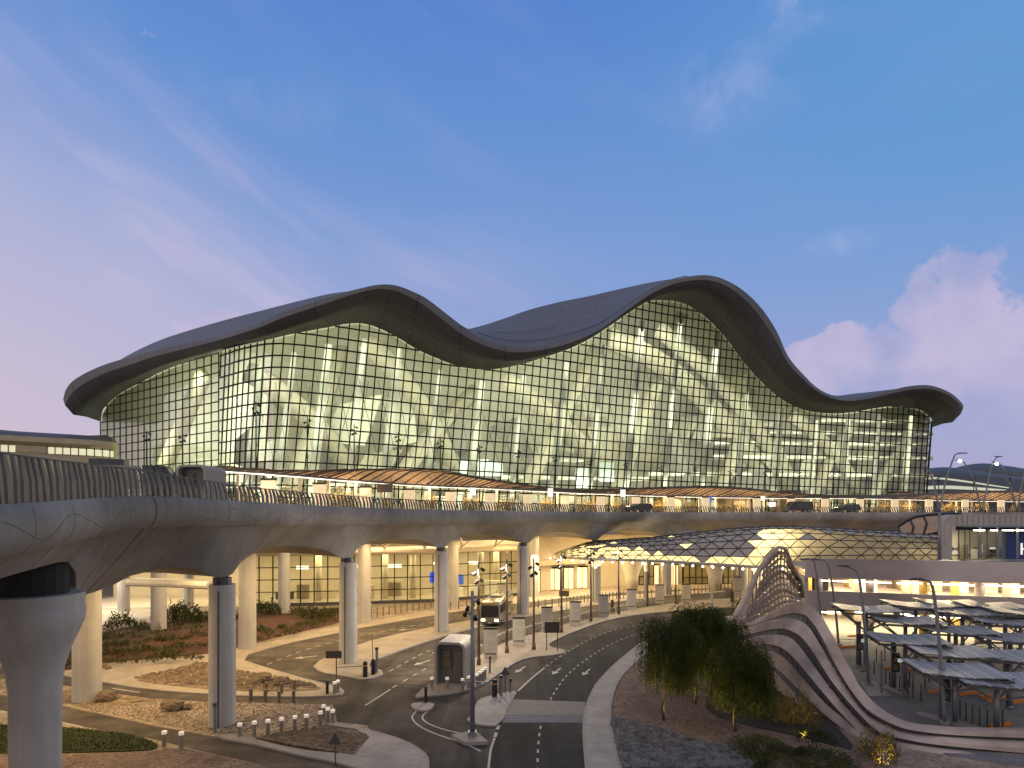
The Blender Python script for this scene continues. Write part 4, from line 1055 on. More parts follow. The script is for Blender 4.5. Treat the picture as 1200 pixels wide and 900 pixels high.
for xa, xb, zt_, nb in ((613, 626, 6.5, 2), (654, 660, 4.6, 1), (751, 767, 4.8, 3), (801, 828, 4.0, 4), (833, 858, 4.0, 4), (893, 906, 4.0, 2)):
    pa, pb = (min(ep, key=lambda q: abs(q.x/q.y*F+600-v)) for v in (xa, xb)); pa, pb = pa+Vector((0, -.5, 0)), pb+Vector((0, -.5, 0)); L_ = (pb-pa).length; rz_ = atan2(pb.y-pa.y, pb.x-pa.x)
    mb = MB(); mb.box((pa+pb)/2+Vector((0, 0, zt_/2+.2)), (L_, .08, zt_), rz_); gs_ = mb.build('glazed_screen', M['screenglass'], hall); mb = MB()
    for k in range(nb+1): mb.box(pa.lerp(pb, k/nb)+Vector((0, -.06, zt_/2+.2)), (.16, .16, zt_), rz_)
    for z in (.25, zt_*.38, zt_+.15): mb.box((pa+pb)/2+Vector((0, -.07, z)), (L_, .14, .14), rz_)
    mb.build('glazing_bars', M['mullion'], gs_)
mb = MB(); pz = [p+Vector((0, -1.6, 0)) for p in ep if 628 < p.x/p.y*F+600 < 690]
mb.grid([[p+Vector((0, 0, 4.7)) for p in pz], [p+Vector((0, 0, 5.6)) for p in pz], [p+Vector((0, 1.5, 5.7)) for p in pz]]); mb.grid([[p+Vector((0, 1.5, 4.6)) for p in pz], [p+Vector((0, 0, 4.7)) for p in pz]]); mb.build('entrance_lintel', M['cream'], hall)
for x in (632, 646, 660, 674, 686):
    p = min(ep, key=lambda q: abs(q.x/q.y*F+600-x)); mb = MB(); mb.ball(p+Vector((0, -1.0, 5.9)), .12, 6, 4); mb.build('wall_downlight', M['downlight'], hall)
for px in ((740, 693), (838, 692)):
    p = G(*px); mb = MB(); mb.lathe([(1.15, 0), (1.2, 2.5), (1.6, 4.0), (2.6, 6.0), (3.4, 7.2)], p, 24); mb.build('mushroom_column', M['cream'], hall, True)
for px, r in (((780, 692), .8), ((862, 689), .75), ((915, 690), .7)):
    p = G(*px); mb = MB(); mb.lathe([(r, 0), (r, 8)], p, 18); mb.build('column', M['pier'], hall, True)

# lamps under the deck
for i in range(JOINT+6, len(ed)-60, 8):
    q = ed[i]-NRM[i]*9.0
    area('deck_soffit_lamp', (q.x, q.y, 10.3 if min(abs(i-k) for k in ps) < 4 else 11.0), (5, 5), 1000, (1, .68, .30))
    q = ed[i]-NRM[i]*21.0
    area('deck_soffit_lamp', (q.x, q.y, 11.9), (5, 5), 900, (1, .74, .42))
for px in ((150, 712), (215, 705), (110, 720)):
    p = G(*px); area('street_lamp_light', (p.x, p.y, 10), (6, 6), 2800, (1, .90, .72))
for px in ((640, 700), (700, 694), (760, 692), (830, 690), (900, 690)):
    p = G(*px); area('shell_lamp', (p.x, p.y-3, 7.2), (6, 4), 1350, (1, .79, .45))

# ---------------------------------------------------------------- lattice shell roof
shell = thing('lattice_shell_roof', 'low domed lattice canopy of glowing diamond panes and grey panels', 'canopy', (0, 0, 0))
CR = [(650, 649, 94), (690, 636, 92), (725, 632.5, 90), (762, 630, 89), (800, 626, 88), (850, 620.5, 87), (900, 617, 86), (950, 617.5, 85), (1012, 621, 84), (1060, 623, 83.5), (1106, 625, 83), (1180, 630, 82)]
FRN = [(650, 652, 91.5), (690, 655, 86), (725, 656, 83), (762, 657, 81), (800, 659, 79), (850, 662, 76.5), (900, 664.5, 75), (950, 662, 74), (1012, 660, 73), (1060, 659, 72.5), (1106, 658, 72), (1180, 657, 71)]
cs = sspline(CR, 3); fs_ = sspline(FRN, 3)
NU, NVV = len(cs)-1, 7
def shp(u, v):
    i = min(int(u), NU-1); f_ = u-i
    c_ = [lerp(a, b, f_) for a, b in zip(cs[i], cs[i+1])]; q_ = [lerp(a, b, f_) for a, b in zip(fs_[i], fs_[i+1])]
    A, B = D(*q_), D(*c_)
    if v <= 1:
        t = v*pi/2
        return Vector((lerp(A.x, B.x, 1-cos(t)), lerp(A.y, B.y, 1-cos(t)), lerp(A.z, B.z, sin(t))))
    w = v-1
    return B+Vector((0, 10*w, -2.5*w*w))
glow, grey, bars = MB(), MB(), MB()
rnd = random.Random(3)
NS_, NR = 27, 8
def node(i, j): return shp(min(max((i+.5*(j % 2))*NU/NS_, 0), NU), j/NR*1.25)
for j in range(NR):
    for i in range(NS_):
        a, b_ = node(i, j), node(i+1, j); c_, d_ = node(i, j+1), node(i+1, j+1)
        tris = ((a, b_, d_ if j % 2 else c_), (c_, d_, a if j % 2 == 0 and False else (b_ if j % 2 == 0 else a)))
        if j % 2 == 0: tris = ((a, b_, c_), (b_, d_, c_))
        else: tris = ((a, b_, d_), (a, d_, c_))
        for t in tris:
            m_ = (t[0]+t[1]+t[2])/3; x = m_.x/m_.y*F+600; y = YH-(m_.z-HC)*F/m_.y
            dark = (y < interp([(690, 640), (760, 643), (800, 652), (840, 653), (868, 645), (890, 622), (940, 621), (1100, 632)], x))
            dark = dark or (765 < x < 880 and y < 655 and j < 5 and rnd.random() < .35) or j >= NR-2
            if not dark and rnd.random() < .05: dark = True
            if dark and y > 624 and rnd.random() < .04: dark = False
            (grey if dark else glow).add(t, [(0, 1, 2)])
        for p, q in ((a, b_), (a, tris[0][2]), (b_, tris[0][2])):
            bars.tube([p+Vector((0, -.05, .05)), q+Vector((0, -.05, .05))], .06, 4, False)
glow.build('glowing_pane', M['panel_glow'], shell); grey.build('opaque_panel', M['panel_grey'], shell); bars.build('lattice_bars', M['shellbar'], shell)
mb = MB(); mb.tube([shp(u*NU/60, 0)+Vector((0, -.05, 0)) for u in range(61)], .2, 6); mb.build('edge_ring', M['pier'], shell)
dl = MB()
for x in range(672, 940, 12):
    u = next((k for k in range(len(fs_)-1) if fs_[k][0] <= x <= fs_[k+1][0]), 0); q = shp(u+(x-fs_[u][0])/(fs_[u+1][0]-fs_[u][0]), 0)
    dl.ball(q+Vector((0, 1.5, -.5)), .13, 6, 4)
dl.build('downlight', M['downlight'], shell)
for u in range(2, NU, 3):
    q = shp(u, .35); area('shell_uplight', (q.x, q.y+5, q.z-3.2), (6, 4), 650 if u < NU*.55 else 1500, (1, .84, .52), (0, -.35, 1))
for x, d in ((700, 88), (760, 85), (840, 82), (905, 80), (970, 79), (1040, 78)):
    q = D(x, 700, d); mb = MB(); zz = 7.0; mb.tube([(q.x, q.y+2, 0), (q.x, q.y+2, zz)], .22, 8); mb.build('shell_post', M['pier'], shell)

# ---------------------------------------------------------------- low wing on the west side and far piers on the east side
wing = thing('concourse_wing', 'low rounded bronze clad wing with lit window strips beside the terminal', 'building', (0, 0, 0))
prof = [(0, 14), (-1.5, 18.0), (-1.8, 22.0), (-1.2, 24.3), (-.2, 25.4), (-.15, 26.6), (-.8, 27.3), (-.4, 28.3), (1.2, 29.1), (6, 29.8)]
pl = [D(-190, YH, 100), D(-60, YH, 104), D(20, YH, 107), D(90, YH, 109.5), D(128, YH, 112), D(137, YH, 115), D(139, YH, 121)]
pw = [Vector(p) for p in spline([tuple(p) for p in pl], 8)]
rws = []
for o_, z in prof:
    r_ = []
    for i, p in enumerate(pw):
        t = (pw[min(i+1, len(pw)-1)]-pw[max(i-1, 0)]); t.z = 0; t.normalize(); n_ = Vector((t.y, -t.x, 0))
        px = p.x/p.y*F+600; zz = 14+(z-14)*interp([(-190, 1.12), (0, 1.02), (139, .98)], px)
        q = p-n_*o_*interp([(90, 1), (139, .2)], min(max(px, 90), 139)); q.z = zz; r_.append(q)
    rws.append(r_)
mb = MB(); mb.grid(rws[:8]); mb.build('bronze_wall', M['bronze'], wing, 'auto')
mb = MB(); mb.grid(rws[7:]); mb.build('roof', M['roof_plain'], wing, 'auto')
for a, b_ in ((0, 24), (66, 137)):
    mb = MB(); bars = MB()
    idx = [k for k, p in enumerate(pw) if a-12 <= p.x/p.y*F+600 <= b_+2]
    lo = [rws[4][k]+(rws[5][k]-rws[4][k])*-.1+Vector((.0, -.25, 0)) for k in idx]; hi = [rws[5][k]+Vector((0, -.25, -.1)) for k in idx]
    mb.grid([lo, hi]); s_ = mb.build('window_strip', emit('strip_window', (.95, .95, .68), .36) if 'strip_window' not in bpy.data.materials else bpy.data.materials['strip_window'], wing)
    rs = resample(lo, 1.25); 
    for p in rs: bars.box(p+Vector((0, -.06, .7)), (.12, .1, 1.6))
    bars.build('window_bars', M['mullion'], s_)
mb = MB(); g1, g2 = D(-150, YH, 103), D(100, YH, 111)
area('wing_lamp', (D(60, YH, 92).x, 92, 15), (20, 3), 900, (1, .86, .5), (-.1, 1, .45))
def farpier(name, label, outline, d, strips):
    r = thing(name, label, 'building', (0, 0, 0))
    o = sspline(outline, 5); fr_, tp_, bk_ = [], [], []
    for x, y, yb in o:
        fr_.append(D(x, yb, d)); tp_.append(D(x, y, d+18)); bk_.append(D(x, y+3, d+60))
    md = [a.lerp(b, .55)+Vector((0, -4, 1.5)) for a, b in zip(fr_, tp_)]
    mb = MB(); mb.grid([fr_, md, tp_, bk_]); mb.build('roof', M['roof_plain'], r, True)
    mb = MB(); mb.grid([[Vector((p.x, p.y+1, 8)) for p in fr_], [p+Vector((0, 1, 0)) for p in fr_]]); mb.build('wall', M['darksteel'], r)
    for pts in strips:
        q = sspline(pts, 6); lo = [D(x, y+h/2, d-4) for x, y, h in q]; hi = [D(x, y-h/2, d-4) for x, y, h in q]
        mb = MB(); mb.grid([lo, hi]); mb.build('lit_window_band', emit('far_window_glow', (.85, .92, .68), .42) if 'far_window_glow' not in bpy.data.materials else bpy.data.materials['far_window_glow'], r)
    return r
farpier('boarding_pier', 'far dark roofed pier with bright window bands beyond the terminal', [(1060, 552, 577), (1085, 549, 577), (1110, 547.5, 578), (1140, 551, 579), (1170, 556, 580), (1200, 559.5, 580), (1260, 563, 582)], 215, [[(1076, 561, 3), (1100, 560.5, 2.2), (1130, 564, 2), (1160, 568.5, 1.6), (1185, 572, 1.2)], [(1074, 572, 4), (1110, 571, 4), (1150, 573, 3.2), (1180, 575, 2)]])
farpier('boarding_pier', 'farthest hump backed dark pier roof against the evening sky', [(1105, 556, 572), (1118, 549, 572), (1135, 544.5, 572), (1155, 543, 573), (1180, 546, 574), (1200, 549, 575), (1270, 562, 577)], 300, [])
def solid_text(name, curve):
    t = bpy.data.objects.new('tmp_text', curve); COL.objects.link(t); bpy.context.view_layer.update()
    me = bpy.data.meshes.new_from_object(t.evaluated_get(bpy.context.evaluated_depsgraph_get())); me.name = name
    bpy.data.objects.remove(t)
    o = bpy.data.objects.new(name, me); COL.objects.link(o); return o
# ---------------------------------------------------------------- car park building
cp = thing('car_park_building', 'open sided concrete car park with two grey parapet bands and lit decks', 'car park', (0, 0, 0))
A0 = Vector((33.2, 64.9, 0)); A1 = Vector((75, 53.0, 0)); dv = (A1-A0).normalized(); nv = Vector((-dv.y, dv.x, 0))
CL = (A1-A0).length
def cpt(u, w, z): return A0+dv*u+nv*w+Vector((0, 0, z))
rzc = atan2(dv.y, dv.x)
def cbox(name, m, u0, u1, w0, w1, z0, z1, parent=cp):
    mb = MB(); mb.box(cpt((u0+u1)/2, (w0+w1)/2, (z0+z1)/2), (u1-u0, w1-w0, z1-z0), rzc); return mb.build(name, m, parent)
cbox('parapet', M['cpconc'], 0, CL, 0, .45, 6.75, 8.95)
cbox('parapet', M['cpconc'], .06, CL, .03, .45, 3.15, 5.30)
cbox('deck_slab', M['cpconc'], .2, CL, .46, 26, 7.5, 7.8)
cbox('deck_slab', M['cpconc'], .2, CL, .46, 26, 3.6, 3.9)
cbox('floor', M['pave_cp'], .2, CL, -.2, 26, .0, .09)
cbox('rear_wall', M['cream'], 0, CL, 26, 26.4, 0, 8.9)
cbox('side_wall', M['cpconc'], .0, .4, .46, 26, 0, 6.7)
for i in range(9):
    for w in (1.6, 9.5, 17.5):
        for z0, z1 in ((.1, 3.55), (3.95, 7.45)):
            mb = MB(); mb.lathe([(.42, z0), (.42, z1)], cpt(1.5+i*5.2+w*.12, w, 0), 14); mb.build('column', M['cpconc'] if (i+int(w)) % 3 else mat('yellow_column', (.62, .42, .10), .6, .08, 1) if 'yellow_column' not in bpy.data.materials else bpy.data.materials['yellow_column'], cp, True)
for z in (2.9, 6.5):
    for w in (.9, 2.6, 5.0):
        for i in range(7):
            mb = MB(); mb.box(cpt(1.5+i*3.7+w*1.1+(i*37 % 5)*.3, w, z-w*.12), (1.3, .16, .07), rzc); mb.build('tube_light', M['tube'], cp)
    for i in range(4):
        p = cpt(5+i*10.5, 8, z+.4); area('car_park_lamp', p, (9, 9), 2600, (1, .80, .42))
rnd = random.Random(21)
cbox('inner_panel', M['darksteel'], 1.2, 2.9, 2.4, 2.6, 4.1, 6.7)
for i in range(14):
    u = 3+i*2.9; cbox('inner_partition', rnd.choice([M['cream'], M['intwhite'], M['cpconc']]), u, u+rnd.uniform(.6, 1.9), 10+rnd.uniform(0, 8), 11+rnd.uniform(8, 9), 3.95, 3.95+rnd.uniform(1.6, 3.2))
    cbox('inner_partition', rnd.choice([M['cream'], M['intwhite'], M['cpconc']]), u, u+rnd.uniform(.6, 1.9), 12+rnd.uniform(0, 6), 13+rnd.uniform(6, 9), .1, rnd.uniform(1.6, 3.2))
# roof top lobby with grey clad portal
lob = thing('rooftop_lobby', 'glass lobby in a rounded grey clad portal on the car park roof', 'lobby', (0, 0, 0))
LD = 66.0
def LP(x, y, d=LD): return D(x, y, d)
def quad3(name, m, x0, y0, x1, y1, d, th, parent):
    a, b = D(x0, y0, d), D(x1, y1, d); mb = MB(); mb.box(((a.x+b.x)/2, d+th/2, (a.z+b.z)/2), (abs(b.x-a.x), th, abs(a.z-b.z))); return mb.build(name, m, parent)
prof = []
a = D(1108, 603, LD); w_ = 16; zt = a.z; zb = D(1108, 655.5, LD).z
mb = MB()
outer = [(a.x, zb), (a.x, zt-1.0)]+[(a.x+1.0-cos(k*pi/2/6)*1.0, zt-1.0+sin(k*pi/2/6)*1.0) for k in range(1, 7)]+[(a.x+w_, zt), (a.x+w_, zt-1.35), (a.x+.75, zt-1.35), (a.x+.75, zb)]
mb.extr([(x, z) for x, z in outer], (0, LD+.6, 0), 1.2); mb.add([(a.x+.02, LD+1.2, zb), (a.x*1.13, LD+8.6, zb), (a.x*1.13, LD+8.6, zt-.6), (a.x+.02, LD+1.2, zt-.6)], [(0, 1, 2, 3)]); mb.build('portal', M['clad'], lob)
mb = MB()
for k in range(22): mb.box((a.x+1.3+k*.62, LD-.012, zt-.68), (.03, .02, 1.3))
mb.build('cladding_joint', M['darksteel'], lob)
quad3('fascia', M['black'], 1122, 615.5, 1300, 621, LD+2.0, .3, lob)
g = quad3('glass_front', M['glass_clear'], 1122, 621, 1180, 655, LD+2.2, .06, lob)
for x in (1124, 1131, 1137, 1147, 1157, 1168, 1178): quad3('glazing_bar', M['darksteel'], x-.35, 621, x+.35, 655, LD+2.05, .1, lob)
quad3('rear_wall', M['cream'], 1116, 610, 1300, 656, LD+7.5, .3, lob)
quad3('blue_wall', M['bluewall'], 1178.5, 621, 1300, 655.3, LD+2.3, .5, lob)
for i, (x, m_) in enumerate(((1128, 'bronze'), (1141, 'intwhite'), (1152, 'clad'), (1163, 'signdark'))): quad3('desk', M[m_], x, 638+i % 2*6, x+7, 655.2, LD+5+i*.3, .6, lob)
quad3('wall_sign', M['whitesign'], 1161, 641.5, 1168, 643.5, LD+4.5, .1, lob)
area('lobby_lamp', (D(1150, 622, LD).x, LD+4.5, D(1150, 622, LD).z-.3), (5, 3), 420, (1, .9, .68))
tx = bpy.data.curves.new('letter', 'FONT'); tx.body = 'H'; tx.size = 2.0; tx.extrude = .04; tx.materials.append(M['whitesign'])
to = solid_text('sign_letter', tx); to.parent = lob; q = D(1195, 648, LD+2.2); to.location = (q.x, LD+2.22, q.z-.2); to.rotation_euler = (pi/2, 0, 0)
# covered walkway in front of the lobby
cw = thing('rooftop_shelter', 'slim flat shelter with lit tubes on thin posts before the blue wall', 'shelter', (0, 0, 0))
p0 = D(1140, 614, LD-5)
mb = MB(); a, b = D(1142, 618.5, LD-4.5), D(1290, 612, LD-4.5); mb.box(((a.x+b.x)/2, LD-3.4, a.z+.15), (b.x-a.x, 3.2, .18)); mb.build('roof', M['galv'], cw)
for x in (1149, 1170, 1193): quad3('post', M['galv'], x-.8, 617.5, x+.8, 655.5, LD-4.4, .14, cw)
for k, x in enumerate((1146, 1164, 1180, 1194)):
    q = D(x, 621.5, LD-4.6); mb = MB(); mb.box((q.x+.3, q.y+.2, q.z), (1.0, .14, .1), .25 if k % 2 else -.2); mb.build('tube_light', M['tube'], cw)
# curved ramp shell (bronze ribbed) under the viaduct at the east end
rv = thing('ramp_canopy', 'dark ribbed canopy sweeping up beneath the viaduct beside the grey portal', 'canopy', (0, 0, 0))
o_ = [(1052, 624, 618), (1070, 616, 607.5), (1090, 610.5, 604), (1112, 607, 602.8), (1125, 606, 603)]
rw0, rw1 = [], []
for x, y0, y1 in [tuple(r) for r in sspline([(x, y0, y1) for x, y0, y1 in o_], 5)]:
    rw0.append(D(x, y0+14, 80)); rw1.append(D(x, y1, 84))
mb = MB(); mb.grid([rw0, [a.lerp(b, .5)+Vector((0, -.6, .3)) for a, b in zip(rw0, rw1)], rw1]); mb.build('canopy_film', M['amber'], rv, True)
mb = MB(); 
for k in range(0, len(rw0), 4): mb.tube([rw0[k]+Vector((0, -.1, 0)), rw0[k].lerp(rw1[k], .5)+Vector((0, -.75, .3)), rw1[k]+Vector((0, -.1, 0))], .14, 5)
mb.tube([p+Vector((0, -.1, .05)) for p in rw1], .22, 6); mb.build('rib', M['black'], rv)

# ---------------------------------------------------------------- wave sculpture of concrete ribbons
sc = thing('ribbon_sculpture', 'tall wave shaped fence of pinkish concrete ribbons rising to a ribbed peak', 'sculpture', (0, 0, 0))
ZS = [(850, 53), (870, 50), (900, 46.5), (925, 43), (950, 40), (975, 37.6), (1000, 35.6), (1030, 33.9), (1060, 33), (1100, 32.3), (1200, 31.6), (1300, 31.4)]
RB = [[(864, 727, 864, 738), (872, 732, 873, 736.5), (890, 726, 891, 732), (910, 715, 911, 724), (926, 708, 930, 721), (941, 706, 944, 724), (953, 712, 951, 732), (964, 724, 957, 741), (976, 745, 967, 759), (988, 768, 977, 780), (1000, 790, 988, 799), (1009, 806, 999, 815), (1032, 830, 1016, 834), (1062, 846.5, 1047, 851), (1095, 852, 1073, 858), (1137, 854.6, 1118, 863), (1200, 854.6, 1200, 867), (1262, 854, 1262, 870)],
 [(864, 741, 864, 748), (882, 735, 882, 744), (900, 729, 900, 740), (916, 726, 914, 739), (932, 726, 926, 742), (947, 734, 940, 752), (962, 757, 957, 775), (985, 795, 974, 801), (1012, 833, 1000, 831), (1043, 853, 1027, 858), (1071, 861.6, 1056, 867), (1113, 866, 1102, 875), (1200, 871, 1200, 885), (1262, 873, 1262, 890)],
 [(868, 751, 868, 758), (884, 748, 886, 757), (900, 745, 900, 757), (922, 746, 915, 762), (935, 755, 929, 774), (950, 775, 944, 791), (970, 802, 962, 812), (995, 832, 983, 836), (1025, 860, 1010, 862), (1055, 871, 1044, 881), (1102, 879, 1100, 890), (1148, 884, 1148, 897), (1200, 888, 1200, 902), (1262, 892, 1262, 908)],
 [(885, 763, 886, 772), (892, 762, 897, 779), (910, 766, 910, 787), (925, 777, 926, 802), (945, 800, 946, 822), (970, 827, 966, 840), (1000, 850, 992, 860), (1020, 865, 1012, 874), (1050, 881, 1047, 892), (1100, 894, 1098, 906), (1152, 902, 1150, 916)],
 [(890, 784, 890, 794), (897, 785, 900, 801), (910, 790, 913, 812), (930, 811, 931, 828), (962, 840, 956, 846), (990, 860, 982, 867), (1014, 876, 1006, 882), (1036, 890, 1030, 897), (1062, 901, 1064, 916)]]
for k, rb in enumerate(RB):
    s_ = sspline(rb, 6); lean = [3.0, 2.2, 1.4, .7, 0][k]
    mb = MB(); f0, f1, b0, b1, fm = [], [], [], [], []
    for a, b, c, d_ in s_:
        dz = interp(ZS, (a+c)/2)+lean*interp([(860, 1), (1000, .9), (1100, .75), (1262, .75)], a)
        u, l = D(a, b, dz+.25), D(c, d_, dz); l = l.lerp(u, .17 if k < 4 else 0)
        f0.append(u); f1.append(l); fm.append(u.lerp(l, .5)+Vector((0, -.10, .02))); b0.append(u+Vector((.12, .38, -.02))); b1.append(l+Vector((.12, .42, .03)))
    mb.grid([b0, f0, fm, f1, b1, b0]); n = len(f0)
    if k > 0:
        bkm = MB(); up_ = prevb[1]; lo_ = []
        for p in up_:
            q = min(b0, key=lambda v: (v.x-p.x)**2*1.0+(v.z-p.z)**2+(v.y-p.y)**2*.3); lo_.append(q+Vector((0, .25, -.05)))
        bkm.grid([[p+Vector((.03, .18, .05)) for p in up_], lo_]); bkm.build('slot_shade', M['strut'], sc, True)  # dark sheet added behind the gap; its colour gives the slot its shade
    mb.build('ribbon', M['ribbon'], sc, 'auto')
    if k < 4:
        nx = sspline(RB[k+1], 6); st_ = MB()
        # dark frame posts showing in the slots
        for j in range(6, n-2, 3):
            st_.tube([f1[j]+Vector((.06, .42, -.02)), f1[j]+Vector((.02, .40, -.5))], .05, 5)
        rail = [p+Vector((.1, .50, -.1)) for p in f1]; st_.tube(rail, .045, 4)
        prevb = (k, [p.copy() for p in b1])
        st_.build('frame_strut', M['strut'], sc)
# peak: an arched rib outline with thin vertical ribs and curved slats
arc = sspline([(853, 742, 52), (860, 724, 52), (870, 706, 52.5), (882, 681, 53), (896, 658, 53.8), (908, 644.5, 54.5), (915, 641, 55), (921, 645, 56), (926, 658, 57.5), (932, 670, 59), (938, 681, 61), (941, 700, 62)], 5)
ap = [D(*r) for r in arc]
mb = MB(); mb.ribbon(ap, Vector((.2, .97, 0)).normalized(), .8, .24); mb.build('arch_rim', M['ribbon'], sc, True)
band = sspline([(849, 744, 851), (858, 728, 864), (868, 712, 872)], 6)
ml, mr_ = [], []
for a, b in zip(arc[:22], arc[:22]):
    p = D(*a); ml.append(p); t = min(1, max(0, (742-a[1])/70)); mr_.append(p+Vector((lerp(1.05, .25, t), .1, -.25)))
mb = MB(); mb.grid([ml, mr_]); mb.grid([[p+Vector((.05, .3, 0)) for p in mr_], [p+Vector((.05, .3, 0)) for p in ml]]); mb.build('ribbon', M['ribbon'], sc, 'auto')
low = [(868, 733), (890, 727), (910, 716), (926, 709), (941, 707), (948, 709)]
rib = MB(); slat = MB(); lit = MB()
for k in range(17):
    t = (k+.6)/17.5; x = lerp(868, 940, t)
    yt = interp([(r[0], r[1]) for r in arc if r[0] > 855], x); dt = interp([(r[0], r[2]) for r in arc if r[0] > 855], x)
    yb = interp(low, x); a, b = D(x, yt+1, dt), D(x+2, yb+3, dt+.3)
    rib.tube([a, a.lerp(b, .5)+Vector((.25, 1.0, 0)), b], .07, 5)
for j in range(9):
    f_ = (j+.6)/9.5; pts = []
    for k in range(14):
        t = k/13; x = lerp(lerp(872, 905, max(0, .8-f_)), 939, t)
        yt = interp([(r[0], r[1]) for r in arc if r[0] > 855], x); dt = interp([(r[0], r[2]) for r in arc if r[0] > 855], x); yb = interp(low, x)
        y = lerp(yt+2, yb, f_); pts.append(D(x, y, dt+1.2+sin(pi*t)*.8))
    slat.ribbon(pts, Vector((.1, .98, .15)).normalized(), .4, .08 if j % 3 else .30)
    if j % 3 == 1:
        for p in pts[3::3]: lit.box(p+Vector((0, -.3, -.2)), (.22, .08, .06))
rib.build('vertical_rib', M['ribbonrib'], sc); slat.build('curved_slat', M['ribbonrib'], sc); lit.build('slat_glint', M['peakglint'], sc)  # small emissive boxes added as glints along the slats

# ---------------------------------------------------------------- tall curved lamps
def curved_lamp(label, base, top, head, group='curved street lamps by the car park', lit=False, r=.13, m='galv'):
    """base, top and head are world points"""
    b, t, h = Vector(base), Vector(top), Vector(head)
    root = thing('street_lamp', label, 'street lamp', b, 0, group)
    t = t-b; h = h-b
    mid = t*.55+Vector((t.x*.0, 0, 0))
    pts = spline([(0, 0, 0), tuple(t*.5+Vector((t.x*-.12, 0, 0))), tuple(t*.9), tuple(t+(h-t)*.25+Vector((0, 0, .12))), tuple(h)], 6)
    n = len(pts); mb = MB(); mb.tube(pts, [lerp(r, r*.5, i/n) for i in range(n)], 8); mb.build('pole', M[m], root, True)
    d = (h-t); d.z = 0; d.normalize()
    mb = MB(); mb.box(h+d*.15, (.95, .28, .10), atan2(d.y, d.x)); mb.box(h+d*.15+Vector((0, 0, .07)), (.6, .2, .06), atan2(d.y, d.x)); hd = mb.build('lamp_head', M['darksteel'], root)
    if lit: mb = MB(); mb.ball(h+d*.2+Vector((0, -.05, -.1)), .24, 8, 5); mb.build('bulb', emit('lamp_glow', (1, .95, .82), 18) if 'lamp_glow' not in bpy.data.materials else bpy.data.materials['lamp_glow'], hd)
    mb = MB(); mb.lathe([(.3, 0), (.3, .25), (.2, .3)], (0, 0, 0), 12); mb.build('base', M['kerb'], root)
    return root
for label, bp, tp_, hp_, d in (('curved grey lamp tallest in front, rising among the solar canopies', (1107, 850), (1094, 686), (1077, 679), 0), ('curved grey lamp standing right behind the ribbon slope', (1018, 805), (1007, 672), (990, 663.5), 0), ('curved grey lamp whose head touches the sculpture side of the parapet', (983, 757), (971, 660), (957, 656), 0), ('thin curved lamp nearest the ribbed peak of the sculpture', (964, 757), (955, 658), (944, 655.5), 0)):
    b = G(*bp); curved_lamp(label, b, D(tp_[0], tp_[1], b.y), D(hp_[0], hp_[1], b.y))
RZ = 8.95
for label, bx, d, arms in (('twin armed pole with one lit head on the car park roof edge', 1101, 64.0, ((1108, 565, 1117, 532, 1128, 531, 0), (1094, 565, 1085, 540, 1078, 534, 0))), ('twin armed pole leaning behind the clad portal with a bright bulb', 1150, 78.0, ((1142, 565, 1133, 542, 1124, 539, 1), (1157, 570, 1162, 540, 1170, 535, 0))), ('twin armed pole rising farthest right behind the clad portal', 1192, 78.0, ((1184, 570, 1177, 545, 1167, 542.5, 1), (1198, 565, 1203, 545, 1212, 541, 0)))):
    r = thing('twin_lamp', label, 'street lamp', (0, 0, 0), 0, 'twin armed lamps above the car park roof')
    yb = 656 if bx < 1110 else 604.5
    mb = MB(); mb.tube([D(bx, yb, d), D(bx, 600, d)], [.2, .14], 8); mb.build('pole', M['galv'], r, True)
    for x1, y1, x2, y2, x3, y3, lit in arms:
        pts = spline([tuple(D(bx, 600, d)), tuple(D(x1, y1, d)), tuple(D(x2, y2+6, d)), tuple(D((x2*2+x3)/3, y2, d)), tuple(D(x3, y3, d))], 6)
        mb = MB(); mb.tube(pts, [lerp(.11, .06, i/len(pts)) for i in range(len(pts))], 6); am = mb.build('arm', M['galv'], r, True)
        q = D(x3, y3, d); mb = MB(); mb.box(q, (.9, .3, .1)); mb.build('lamp_head', M['darksteel'], am)
        if lit: mb = MB(); mb.ball(q+Vector((0, -.15, -.15)), .2, 8, 5); mb.build('bulb', emit('lamp_glow', (1, .95, .82), 18) if 'lamp_glow' not in bpy.data.materials else bpy.data.materials['lamp_glow'], am)

# ---------------------------------------------------------------- solar canopies over the parking bays
def solar_proto():
    r = thing('solar_canopy', '', 'solar canopy')
    H = 4.2
    mb = MB(); mb.lathe([(.17, 0), (.17, H-.25)], (0, 0, 0), 12); mb.lathe([(.28, 0), (.28, .12)], (0, 0, 0), 12); mb.build('post', M['galv'], r, True)
    mb = MB(); mb.box((0, 0, 0), (2.75, 4.6, .07)); a = mb.build('solar_panel', M['solar'], r); a.location = (-1.36, 0, H+.10); a.rotation_euler = (0, .07, 0)
    mb = MB(); mb.box((0, 0, 0), (2.75, 4.6, .07)); a = mb.build('solar_panel', M['solar'], r); a.location = (1.36, 0, H+.10); a.rotation_euler = (0, -.07, 0)
    mb = MB()
    for y in (-2.2, 0, 2.2): mb.box((0, y, H-.10), (5.3, .12, .16))
    for x in (-2.5, 0, 2.5): mb.box((x, 0, H-.13), (.12, 4.5, .14))
    mb.build('frame', M['darksteel'], r)
    mb = MB()
    for sx, sy in ((1, 1), (-1, 1), (1, -1), (-1, -1)): mb.tube([(0, 0, H-1.7), (sx*2.2, sy*2.0, H-.2)], .07, 6)
    mb.build('brace', M['galv'], r)
    return r
SOL = Repeat(solar_proto(), 'solar canopies over the parking bays')
